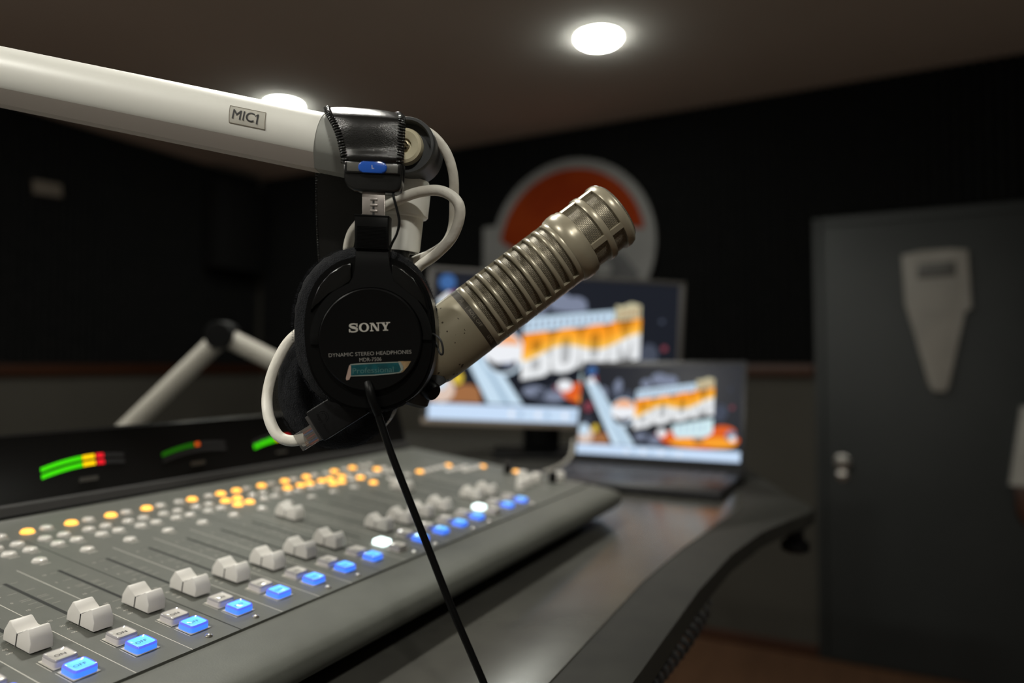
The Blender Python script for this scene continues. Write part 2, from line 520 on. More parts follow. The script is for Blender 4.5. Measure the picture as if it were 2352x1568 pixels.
def add_text(bm, s, size, fr, z=0.0, mi=0, extrude=0.0, align='CENTER', bold=0.0, warp=None, sx=1.0, spacing=1.0):
    cu = bpy.data.curves.new('t', 'FONT')
    cu.body = s
    cu.size = size
    cu.align_x = align
    cu.align_y = 'CENTER'
    cu.extrude = extrude
    cu.offset = bold
    cu.space_character = spacing
    cu.resolution_u = 4
    o = bpy.data.objects.new('t', cu)
    C.objects.link(o)
    dg = bpy.context.evaluated_depsgraph_get()
    me = bpy.data.meshes.new_from_object(o.evaluated_get(dg))
    vs = [bm.verts.new(warp(v.co.x * sx, v.co.y, z + v.co.z) if warp else fr @ Vector((v.co.x * sx, v.co.y, z + v.co.z))) for v in me.vertices]
    for p in me.polygons:
        try: bm.faces.new([vs[i] for i in p.vertices]).material_index = mi
        except ValueError: pass
    bpy.data.objects.remove(o)
    bpy.data.curves.remove(cu)
    bpy.data.meshes.remove(me)


def circle(cx, cy, rx, ry=None, n=40, a0=0.0, a1=2 * PI, end=False):
    ry = rx if ry is None else ry
    return [(cx + rx * math.cos(a0 + (a1 - a0) * i / n), cy + ry * math.sin(a0 + (a1 - a0) * i / n)) for i in range(n + (1 if end else 0))]


def superellipse(cx, cy, rx, ry, p=2.4, n=64):
    out = []
    for i in range(n):
        a = 2 * PI * i / n
        c, s = math.cos(a), math.sin(a)
        out.append((cx + rx * math.copysign(abs(c) ** (2 / p), c), cy + ry * math.copysign(abs(s) ** (2 / p), s)))
    return out


I4 = Matrix.Identity(4)

# ------------------------------------------------------------------ the room
XR, YL, ZC = 3.653, 3.95, 2.72
XB, YN = -2.4, -2.3


def struct(name, bm, mats, parent=None, **kw):
    o = obj(name, bm, mats, parent, **kw)
    if parent is None: o['kind'] = 'structure'
    return o


bm = newbm(); add_box(bm, I4, (XB, YN, -0.1), (XR, YL, 0)); struct('floor', bm, 'floor')
bm = newbm(); add_box(bm, I4, (XB, YN, ZC), (XR, YL, ZC + 0.1)); struct('ceiling', bm, 'ceiling')
bm = newbm(); add_box(bm, I4, (XR, YN - .1, 0), (XR + .1, YL + .1, ZC)); w_back = struct('wall_back', bm, 'wall')
bm = newbm(); add_box(bm, I4, (XB - .1, YL, 0), (XR, YL + .1, ZC)); w_left = struct('wall_left', bm, 'wall')
bm = newbm(); add_box(bm, I4, (XB - .1, YN - .1, 0), (XR, YN, ZC)); w_right = struct('wall_right', bm, 'pale_wall')
bm = newbm(); add_box(bm, I4, (XB - .1, YN, 0), (XB, YL, ZC)); w_front = struct('wall_front', bm, 'pale_wall')
RAIL = 1.33
# black ribbed acoustic foam above the rail
DOOR_L, DOOR_R, DOOR_H = 0.20, -0.66, 2.045


def foam(bm, along, fixed, a0, a1, z0, z1, sign):
    """vertical ribs, 40 mm pitch"""
    n = max(1, int(abs(a1 - a0) / 0.04))
    prof = []
    for i in range(n):
        b = a0 + (a1 - a0) * i / n
        st = (a1 - a0) / n
        prof += [(b, 0.02), (b + st * .5, 0.045)]
    prof.append((a1, 0.02))
    lo, hi = [], []
    for a, t in prof:
        x, y = (fixed + sign * t, a) if along == 'y' else (a, fixed + sign * t)
        lo.append(bm.verts.new((x, y, z0))); hi.append(bm.verts.new((x, y, z1)))
    for i in range(len(prof) - 1):
        bm.faces.new((lo[i], lo[i + 1], hi[i + 1], hi[i]))
    # top and bottom closing strips to the wall
    for row in (lo, hi):
        for i in range(len(prof) - 1):
            p, q = row[i].co, row[i + 1].co
            w1 = bm.verts.new((fixed, p.y, p.z) if along == 'y' else (p.x, fixed, p.z))
            w2 = bm.verts.new((fixed, q.y, q.z) if along == 'y' else (q.x, fixed, q.z))
            bm.faces.new((row[i], row[i + 1], w2, w1))


bm = newbm(); foam(bm, 'y', XR, DOOR_L + .045, YL - .05, RAIL + .06, ZC, -1); foam(bm, 'y', XR, DOOR_R - .045, DOOR_L + .045, DOOR_H + .05, ZC, -1)
foam(bm, 'y', XR, YN, DOOR_R - .045, RAIL + .06, ZC, -1)
struct('acoustic_foam', bm, 'foam', w_back, sharp=0)
bm = newbm(); foam(bm, 'x', YL, XB, XR - .05, RAIL + .06, ZC, -1); struct('acoustic_foam', bm, 'foam', w_left, sharp=0)
# chair rails and baseboards
bm = newbm()
add_box(bm, I4, (XR - .03, DOOR_L + .045, RAIL), (XR, YL, RAIL + .06), .006)
struct('trim_1', bm, 'wood')
bm = newbm(); add_box(bm, I4, (XB, YL - .03, RAIL), (XR - .03, YL, RAIL + .06), .006); struct('trim_2', bm, 'wood')
bm = newbm(); add_box(bm, I4, (XR - .018, DOOR_L + .045, 0), (XR, YL, .055), .005); struct('baseboard_back', bm, 'wood')
bm = newbm(); add_box(bm, I4, (XB, YL - .018, 0), (XR - .018, YL, .055), .005); struct('baseboard_left', bm, 'wood')
# door with frame and knob
bm = newbm()
add_box(bm, I4, (XR - .028, DOOR_R, .008), (XR - .003, DOOR_L, DOOR_H), .003)
door = struct('door_1', bm, 'door')
bm = newbm()
add_box(bm, I4, (XR - .02, DOOR_L + .003, 0), (XR, DOOR_L + .042, DOOR_H + .045), .004)
add_box(bm, I4, (XR - .02, DOOR_R - .042, 0), (XR, DOOR_R - .003, DOOR_H + .045), .004)
add_box(bm, I4, (XR - .02, DOOR_R - .003, DOOR_H + .003), (XR, DOOR_L + .003, DOOR_H + .045), .004)
obj('door_frame', bm, 'door', door)
bm = newbm()
add_lathe(bm, axis_frame((XR - .027, .13, .93), (-1, 0, 0)), [(0, 0), (0, .034), (.006, .034), (.01, .014), (.03, .012), (.036, .024), (.05, .03), (.062, .024), (.066, 0)], 28)
add_lathe(bm, axis_frame((XR - .027, .13, .868), (-1, 0, 0)), [(0, 0), (0, .024), (.008, .023), (.012, .012), (.014, 0)], 24)
obj('door_knob', bm, 'chrome', door, label='steel door knob with lock below')


# ------------------------------------------------------------------ ceiling downlights
def downlight(x, y, label, lens='lens'):
    t = thing('ceiling_downlight', label, 'ceiling light', Matrix.Translation((x, y, ZC)), 'round downlights in the ceiling')
    f = axis_frame((x, y, ZC), (0, 0, -1))
    bm = newbm(); add_lathe(bm, f, [(0.0, .101), (.004, .100), (.007, .094), (.005, .088), (0.0, .088)], 40)
    obj('trim_ring', bm, 'white_enamel', t)
    bm = newbm(); add_lathe(bm, f, [(.001, .0885), (.010, .087), (.017, .080), (.021, .06), (.023, .03), (.0235, 0)], 40)
    obj('diffuser', bm, lens, t)
    return t


downlight(2.646, 0.968, 'round lit ceiling downlight, alone above the wall sign and microphone')
downlight(2.60, 2.66, 'round lit ceiling downlight partly hidden behind the white boom arm')
downlight(0.85, 0.968, 'round lit ceiling downlight straight above the mixing console', 'lens_near')
downlight(0.85, 2.66, 'round lit ceiling downlight beyond the console, near the left wall')
downlight(0.85, -0.72, 'round lit ceiling downlight behind the camera, on the door side')
downlight(-0.95, 0.968, 'round lit ceiling downlight behind the camera, over the operator side', 'lens_rear')
downlight(-0.95, -0.72, 'round lit ceiling downlight in the rear corner of the room, behind the operator', 'lens_rear')
downlight(-0.95, 2.66, 'round lit ceiling downlight behind the camera, near the left wall', 'lens_rear')


# ------------------------------------------------------------------ mixing console
U = 0.0365
T = math.radians(6.55)
con = thing('mixing_console', 'grey broadcast mixing console with rows of white faders and lit blue buttons', 'mixing console',
            Matrix.Translation((.2386, .3938, 1.2106)) @ Matrix.Rotation(T, 4, 'X'))
KM = MW[con.name]
U0, U1 = -2.5, 19.75
V0, V1 = -0.67, 7.95
# body under the plates: rolled front rail, end cheek, underside
prof = [(V0 * U, -.0015), (-1.5 * U, -.002), (-1.82 * U, -.0035), (-1.97 * U, -.0065), (-2.05 * U, -.0110), (-2.04 * U, -.0165), (-1.94 * U, -.0225), (-1.74 * U, -.0290), (-1.5 * U, -.0345), (-1.3 * U, -.0390), (V1 * U, -.0735), (V1 * U, -.003), (V0 * U, -.003)]
bm = newbm()
a = [bm.verts.new((U0 * U, p[0], p[1])) for p in prof]
b = [bm.verts.new((U1 * U, p[0], p[1])) for p in prof]
for i in range(len(prof)):
    j = (i + 1) % len(prof)
    bm.faces.new((a[i], b[i], b[j], a[j]))
bm.faces.new(a[::-1]); bm.faces.new(b)
obj('body', bm, 'panel', con, local=True, sharp=40)
bm = newbm()
add_prism(bm, [(p[0], p[1]) for p in prof], Matrix(((0, 0, 1, 0), (1, 0, 0, 0), (0, 1, 0, 0), (0, 0, 0, 1))), U1 * U, (U1 + .18) * U, .002)
obj('end_cheek', bm, 'panel', con, local=True)
# feet: hidden, but carry it
for fx in (-1.5, 9, 18.5):
    for fv in (0.5, 6.5):
        zc = (1.1602 - 1.2106 - fv * U * math.sin(T)) / math.cos(T)
        zt_ = -(.039 + (fv + 1.3) * .00373)
        bm = newbm(); add_lathe(bm, Matrix.Translation((fx * U, fv * U, 0)), [(zc + .0014, 0), (zc + .0014, .012), (zt_, .012), (zt_, 0)], 20)
        obj('foot', bm, 'rubber', con, local=True)

# ---- prototypes of the sub-parts (local to a strip: x across, y up the strip)


def fader_knob_bm():
    bm = newbm()
    w, L, h = .0067, .0140, .0125
    side = [(-L, 0), (L, 0), (L * .99, h * .45), (L * .72, h * .97), (L * .64, h), (L * .56, h * .985), (L * .36, h * .80), (L * .15, h * .62), (0.055 * L, h * .58), (-.055 * L, h * .58), (-L * .15, h * .62), (-L * .36, h * .80), (-L * .56, h * .985), (-L * .64, h), (-L * .72, h * .97), (-L * .99, h * .45)]
    fr = Matrix(((0, 0, 1, 0), (1, 0, 0, 0), (0, 1, 0, .0012), (0, 0, 0, 1)))
    a = [bm.verts.new(fr @ Vector((p[0], p[1], -w * (1.0 - .10 * p[1] / h)))) for p in side]
    b = [bm.verts.new(fr @ Vector((p[0], p[1], w * (1.0 - .10 * p[1] / h)))) for p in side]
    n = len(side)
    for i in range(n):
        j = (i + 1) % n
        bm.faces.new((a[i], a[j], b[j], b[i]))
    fa, fb = bm.faces.new(a[::-1]), bm.faces.new(b)
    es = list(set(list(fa.edges) + list(fb.edges)))
    bmesh.ops.bevel(bm, geom=es, offset=.0005, segments=2, profile=0.5, affect='EDGES')
    # centre line, across the valley and down both flanks
    k = .00042
    zt = h * .58 + .0012 + .00025
    add_box(bm, I4, (-w * .96, -k, zt - .001), (w * .96, k, zt), mi=1)
    for s in (-1, 1):
        q = [(-k, .0015), (k, .0015), (k, zt), (-k, zt)]
        fcs = [bm.verts.new((s * (w * (1.0 - .10 * (p[1] - .0012) / h) + .00022), p[0], p[1])) for p in q]
        bm.faces.new(fcs).material_index = 1
    # stalk into the slot
    add_box(bm, I4, (-.0006, -.004, -.002), (.0006, .004, .002), mi=1)
    return bm


def square_button_bm(txt, side=1, top=0):
    """rounded clear square cap with a dished top; mats: 0 top, 1 side, 2 ink, 3 base outline"""
    bm = newbm()
    r, h = .0069, .0048
    add_box(bm, I4, (-r - .0008, -r - .0008, 0), (r + .0008, r + .0008, .0005), .0003, 1, mi=3)
    lev = [(0.0, 1.0), (h * .72, 0.99), (h * .92, .965), (h, .92), (h * .96, .85), (h * .87, .72), (h * .80, .35)]
    rings = []
    N = 8
    for z, s in lev:
        pts = []
        p = 7.0 if s > .8 else 4.5
        for i in range(32):
            a = 2 * PI * i / 32
            c, q = math.cos(a), math.sin(a)
            pts.append(bm.verts.new((r * s * math.copysign(abs(c) ** (2 / p), c), r * s * math.copysign(abs(q) ** (2 / p), q), z)))
        rings.append(pts)
    for k in range(len(rings) - 1):
        for i in range(32):
            f = bm.faces.new((rings[k][i], rings[k][(i + 1) % 32], rings[k + 1][(i + 1) % 32], rings[k + 1][i]))
            f.material_index = 1 if k < 1 else (4 if k < 4 else 0)
    bm.faces.new(rings[-1]).material_index = 0
    add_text(bm, txt, .0036, I4, z=h * .87, mi=2, sx=1.15)
    return bm


def round_button_bm():
    bm = newbm()
    add_lathe(bm, I4, [(0, .0054), (.0005, .0054), (.0006, .0050), (.0018, .0048), (.0024, .0041), (.0027, .0025), (.0026, 0)], 24, mi=0)
    return bm


protos = {}


def proto_mesh(key, bm, mats):
    me = bpy.data.meshes.new(key)
    bmesh.ops.recalc_face_normals(bm, faces=bm.faces[:])
    bm.to_mesh(me); bm.free()
    for m in mats: me.materials.append(M[m])
    for p in me.polygons: p.use_smooth = True
    me.set_sharp_from_angle(angle=math.radians(40))
    protos[key] = me


proto_mesh('fader_knob', fader_knob_bm(), ['knob', 'ink'])
proto_mesh('on_button', square_button_bm('ON'), ['clear', 'clear_side', 'ink', 'print_dim', 'clear_rim'])
proto_mesh('on_button_lit', square_button_bm('ON'), ['white_lit', 'white_lit', 'ink', 'print_dim', 'white_lit'])
proto_mesh('off_button', square_button_bm('OFF'), ['clear', 'clear_side', 'ink', 'print_dim', 'clear_rim'])
proto_mesh('off_button_lit', square_button_bm('OFF'), ['blue_top', 'blue_side', 'ink', 'print_dim', 'blue_rim'])
proto_mesh('round_button', round_button_bm(), ['round_cap'])
proto_mesh('round_button_lit', round_button_bm(), ['amber'])


def put(name, key, parent, loc, label=None):
    o = bpy.data.objects.new(name, protos[key])
    C.objects.link(o)
    o.parent = parent
    o.location = loc
    if label: o['label'] = label
    return o


# strip plate with its printing and slot
S0, S1 = 1.22 * U, 4.08 * U


def strip_mesh(first, joint):
    bm = newbm()
    add_box(bm, I4, (-.5 * U + .00002, V0 * U, -.003), (.5 * U - .00002, V1 * U, 0), mi=0)
    e = .00012
    add_poly(bm, [(-.00125, S0), (.00125, S0), (.00125, S1), (-.00125, S1)], I4, e, mi=1)
    # light line (or dark joint) on the right
    if joint:
        add_poly(bm, [(.5 * U - .0010, V0 * U), (.5 * U - .0003, V0 * U), (.5 * U - .0003, 6.2 * U), (.5 * U - .0010, 6.2 * U)], I4, e, mi=1)
    else:
        add_poly(bm, [(.5 * U - .0009, V0 * U), (.5 * U - .0004, V0 * U), (.5 * U - .0004, 4.6 * U), (.5 * U - .0009, 4.6 * U)], I4, e, mi=2)
    ticks = [(4.0, .20, '10'), (3.5, .24, '5'), (3.1, .24, '0'), (3.03, .24, None), (2.85, .22, None), (2.62, .22, '10'), (1.95, .22, '20'), (1.62, .2, '30'), (1.44, .18, '40'), (1.27, .14, '\u221e')]
    for v, w, s in ticks:
        for sg in (-1, 1):
            x0, x1 = sg * .07 * U, sg * w * U
            add_poly(bm, [(min(x0, x1), v * U - .00013), (max(x0, x1), v * U - .00013), (max(x0, x1), v * U + .00013), (min(x0, x1), v * U + .00013)], I4, e, mi=3)
        if s == '\u221e':
            for c in (-.00085, .00085):
                ring = circle(c, 0, .0009, .00075, 16)
                inn = circle(c, 0, .00058, .00045, 16)
                O = [bm.verts.new((-.32 * U + p[0], v * U + p[1], e)) for p in ring]
                I = [bm.verts.new((-.32 * U + p[0], v * U + p[1], e)) for p in inn]
                for i in range(16): bm.faces.new((O[i], O[(i + 1) % 16], I[(i + 1) % 16], I[i])).material_index = 3
        elif s:
            add_text(bm, s, .0031, Matrix.Translation((-(w + .12) * U, v * U, 0)), z=e, mi=3)
    # outlines beside the square buttons
    for cy in (.49, -.02):
        add_poly(bm, [(-.245 * U, (cy - .22) * U), (-.232 * U, (cy - .22) * U), (-.232 * U, (cy + .2) * U), (-.245 * U, (cy + .2) * U)], I4, e, mi=3)
    # captions under the round buttons
    for (rx, rv) in ((.03, 4.8), (-.18, 5.55), (.24, 5.55), (-.18, 6.06), (.24, 6.06), (-.18, 6.77), (.24, 6.77)):
        add_poly(bm, [(rx * U - .004, rv * U - .0078), (rx * U + .004, rv * U - .0078), (rx * U + .004, rv * U - .0068), (rx * U - .004, rv * U - .0068)], I4, e, mi=3)
    me = bpy.data.meshes.new('channel_strip')
    bm.normal_update()
    bm.to_mesh(me); bm.free()
    for m in ('panel', 'slot', 'print', 'print_dim'): me.materials.append(M[m])
    return me


strip_plain, strip_joint = strip_mesh(True, False), strip_mesh(False, True)
LIT = {(3, 3, 0), (4, 3, 0), (5, 3, 0), (6, 3, 0), (7, 3, 1), (8, 3, 1), (8, 2, 0), (8, 2, 1), (8, 1, 0), (8, 1, 1), (9, 3, 0), (10, 3, 0), (10, 2, 1), (11, 3, 0), (11, 2, 0), (11, 2, 1), (12, 3, 0),
       (12, 2, 0), (12, 2, 1), (12, 1, 0), (12, 1, 1), (13, 3, 1), (13, 2, 0), (13, 1, 1), (14, 3, 1), (15, 2, 0), (13, 0, 0)}
for i in range(-2, 16):
    st = bpy.data.objects.new('channel_strip', strip_joint if i % 4 == 2 else strip_plain)
    C.objects.link(st); st.parent = con; st.location = (i * U, 0, 0)
    onair = i in (8, 13)
    fv = {8: 3.72, 13: 3.55}.get(i, 1.37)
    put('fader_knob', 'fader_knob', st, (0, fv * U, 0))
    put('on_button', 'on_button_lit' if onair else 'on_button', st, (0, .49 * U, 0), 'lit white square button' if onair else None)
    put('off_button', 'off_button' if onair else 'off_button_lit', st, (0, -.02 * U, 0), None if onair else 'lit blue square button')
    rows = {0: [(.03, 4.8)], 1: [(-.18, 5.55), (.24, 5.55)], 2: [(-.18, 6.06), (.24, 6.06)], 3: [(-.18, 6.77), (.24, 6.77)]}
    for r, cells in rows.items():
        for k, (x, v) in enumerate(cells):
            lit = (i, r, k) in LIT
            put('round_button', 'round_button_lit' if lit else 'round_button', st, (x * U, v * U, 0), 'lit amber round button' if lit else None)
# monitor section at the right end
bm = newbm(); add_box(bm, I4, (15.5 * U + .0003, V0 * U, -.003), (U1 * U, V1 * U, 0))
for (x0, x1, v0, v1) in ((15.7, 15.73, 0, 6), (17.6, 17.63, 0, 6)):
    add_poly(bm, [(x0 * U, v0 * U), (x1 * U, v0 * U), (x1 * U, v1 * U), (x0 * U, v1 * U)], I4, .00012, mi=1)
ms_ = obj('monitor_panel', bm, ['panel', 'print_dim'], con, local=True)
for (x, v) in ((15.85, 4.8), (17.8, 4.75), (18.9, 3.75), (19.25, 2.33)):
    put('round_button', 'round_button_lit', ms_, (x * U, v * U, 0), 'lit amber round button')
for k in range(4):
    put('round_button', 'round_button', ms_, ((16.25 + k * .42) * U, 4.75 * U, 0))
    put('round_button', 'round_button', ms_, ((17.0 + k * .42) * U, 4.2 * U, 0))
    put('round_button', 'round_button', ms_, ((17.6 + k * .36) * U, 3.8 * U, 0))


def knob_bm(r, h):
    bm = newbm()
    add_lathe(bm, I4, [(0, r), (h * .5, r * .96), (h * .9, r * .9), (h, r * .78), (h, 0)], 24, mi=0)
    add_box(bm, I4, (-.0005, r * .2, h), (.0005, r * .75, h + .0003), mi=1)
    return bm


proto_mesh('volume_knob', knob_bm(.0075, .013), ['knob', 'ink'])
proto_mesh('black_knob', knob_bm(.006, .015), ['plastic', 'print'])
put('volume_knob', 'volume_knob', ms_, (16.75 * U, .85 * U, 0)); put('volume_knob', 'volume_knob', ms_, (17.55 * U, .95 * U, 0))
put('volume_knob', 'volume_knob', ms_, (18.25 * U, .95 * U, 0)); put('volume_knob', 'volume_knob', ms_, (19.3 * U, .4 * U, 0)); put('volume_knob', 'volume_knob', ms_, (18.1 * U, 1.5 * U, 0))
put('black_knob', 'black_knob', ms_, (18.75 * U, 2.5 * U, 0), 'black knob'); put('black_knob', 'black_knob', ms_, (18.8 * U, .5 * U, 0), 'black knob')
bm = newbm(); add_lathe(bm, I4, [(0, .0024), (.0006, .0024), (.0014, .0016), (.0016, 0)], 16)
proto_mesh('screw', bm, ['chrome'])
for x in (-1.0, 1.96, 3.0, 4.95, 5.93, 8.1, 9.05, 11.0, 12.0, 15.0):
    put('screw', 'screw', con, (x * U, -.47 * U, 0))

# meter bridge (world coordinates, leaning slightly)
BZ0, BZ1 = 1.2535, 1.3135
bx0, bx1 = U0 * U + .2386, (U1 + .1) * U + .2386
bm = newbm()
fr = Matrix(((0, 0, 1, 0), (1, 0, 0, 0), (0, 1, 0, 0), (0, 0, 0, 1)))   # (y, z) profile along x
yb, zb = .6818, 1.2425
add_prism(bm, [(.684, 1.2385), (.700, BZ0), (.716, BZ1), (.724, BZ1 + .002), (.76, BZ1 - .004), (.765, 1.185), (.684, 1.185)], fr, bx0, bx1, .0015)
bridge = obj('meter_bridge', bm, 'bridge', con)
bm = newbm()
add_prism(bm, [(.700, BZ0 - .010), (.6885, BZ0 - .0085), (.6925, BZ0 - .0005), (.6955, BZ0 + .0008), (.7015, BZ0 - .0005)], fr, bx0, bx1)
obj('ledge', bm, 'bridge_ledge', bridge)


def bridge_pt(x, z):
    t = (z - BZ0) / (BZ1 - BZ0)
    return Vector((x, .700 + .016 * t - .0006, z))


def arc_bar(bm, x0, x1, zmid, xc, th, mi, R=.20):
    n = max(2, int((x1 - x0) / .003))
    lo, hi = [], []
    for i in range(n + 1):
        x = x0 + (x1 - x0) * i / n
        z = zmid - (x - xc) ** 2 / (2 * R)
        lo.append(bm.verts.new(bridge_pt(x, z - th / 2))); hi.append(bm.verts.new(bridge_pt(x, z + th / 2)))
    for i in range(n):
        bm.faces.new((lo[i], lo[i + 1], hi[i + 1], hi[i])).material_index = mi


LED = ['led_green', 'led_yellow', 'led_red', 'led_off', 'led_green_dim', 'led_orange', 'bridge_text']


def meter(x0, spans, lab, th=.0042):
    bm = newbm()
    for (row, a, b, mi) in spans:
        arc_bar(bm, x0 + a, x0 + b, 1.2880 - row * .0066, x0 + .055, th, mi)
    lx, lz = lab
    add_poly(bm, [(lx - .0095, lz - .0022), (lx + .0095, lz - .0022), (lx + .0095, lz + .0022), (lx - .0095, lz + .0022)], Matrix(((1, 0, 0, 0), (0, 0, 1, .7027), (0, 1, 0, 0), (0, 0, 0, 1))), 0, mi=6)
    obj('meter_display', bm, LED, bridge, sharp=0)


meter(.388, [(0, 0, .040, 0), (0, .0405, .053, 1), (0, .0545, .0625, 2), (0, .0635, .084, 3), (1, .0, .040, 0), (1, .0405, .053, 1), (1, .0545, .0625, 2), (1, .0635, .084, 3)], (.432, 1.2665))
meter(.516, [(0, 0, .043, 4), (0, .0445, .0505, 5), (0, .052, .087, 3), (1, 0, .087, 3)], (.560, 1.2665))
meter(.644, [(0, 0, .046, 3), (0.7, 0.002, .040, 0), (0.7, .0405, .055, 1), (0.7, .056, .064, 2)], (.690, 1.2645), th=.006)
meter(.772, [(0, 0, .040, 0), (0, .0405, .05, 1), (1, 0, .040, 0)], (.816, 1.2665))

# ------------------------------------------------------------------ desk
DZ = 1.16
outer = [(-1.2, .152), (.5, .152), (.70, .155), (.85, .150), (.98, .134), (1.08, .108), (1.145, .086), (1.18, .082), (1.205, .092), (1.27, .125), (1.40, .175), (1.62, .26), (1.9, .36), (1.9, 1.45), (-1.2, 1.45)]
desk = thing('studio_desk', 'large grey standing-height studio desk with curved dark front edge under the console', 'desk', Matrix.Translation((.4, .8, 0)))
bm = newbm()
add_prism(bm, outer, I4, DZ - .021, DZ - .001, .004)
obj('desktop_core', bm, 'nosing', desk)
inner = [(-1.19, .203), (.45, .203), (.70, .211), (.85, .207), (1.01, .194), (1.135, .180), (1.30, .21), (1.6, .33), (1.85, .43), (1.85, 1.44), (-1.19, 1.44)]
bm = newbm(); add_prism(bm, inner, I4, DZ - .004, DZ, .0008); obj('desktop', bm, 'desk', desk)
for (lx, ly) in ((-1.0, 1.25), (1.65, 1.25), (-1.0, .45), (1.5, .55)):
    bm = newbm(); add_box(bm, I4, (lx - .04, ly - .04, 0), (lx + .04, ly + .04, DZ - .02), .004); obj('leg', bm, 'nosing', desk)
# things under the edge
t = thing('headphone_hook', 'black clamp-on hook under the far corner of the desk edge', 'hook', Matrix.Translation((1.15, .108, DZ - .0215)))
bm = newbm(); add_box(bm, I4, (1.115, .094, DZ - .031), (1.185, .150, DZ - .0215), .002); obj('clamp_plate', bm, 'plastic_matte', t)
bm = newbm(); add_lathe(bm, axis_frame((1.150, .108, DZ - .031), (0, 0, -1)), [(0, 0), (0, .012), (.014, .013), (.016, .02), (.028, .021), (.032, .014), (.033, 0)], 24); obj('clamp_knob', bm, 'plastic_matte', t)
bm = newbm()
pts = []
for i in range(200):
    a = i * .52
    s = i / 199
    base = Vector((.50 + .26 * s, .166 + .003 * math.sin(5 * s), DZ - .034 - .010 * math.sin(PI * s)))
    pts.append(base + Vector((0, math.cos(a), math.sin(a))) * .008)
add_tube(bm, pts, .0024, 6)
cc = obj('coiled_cord', bm, 'rubber'); centre_origin(cc, (.7, .17, DZ - .06))
tag(cc, 'black coiled cord hanging below the front edge of the desk', 'cord')


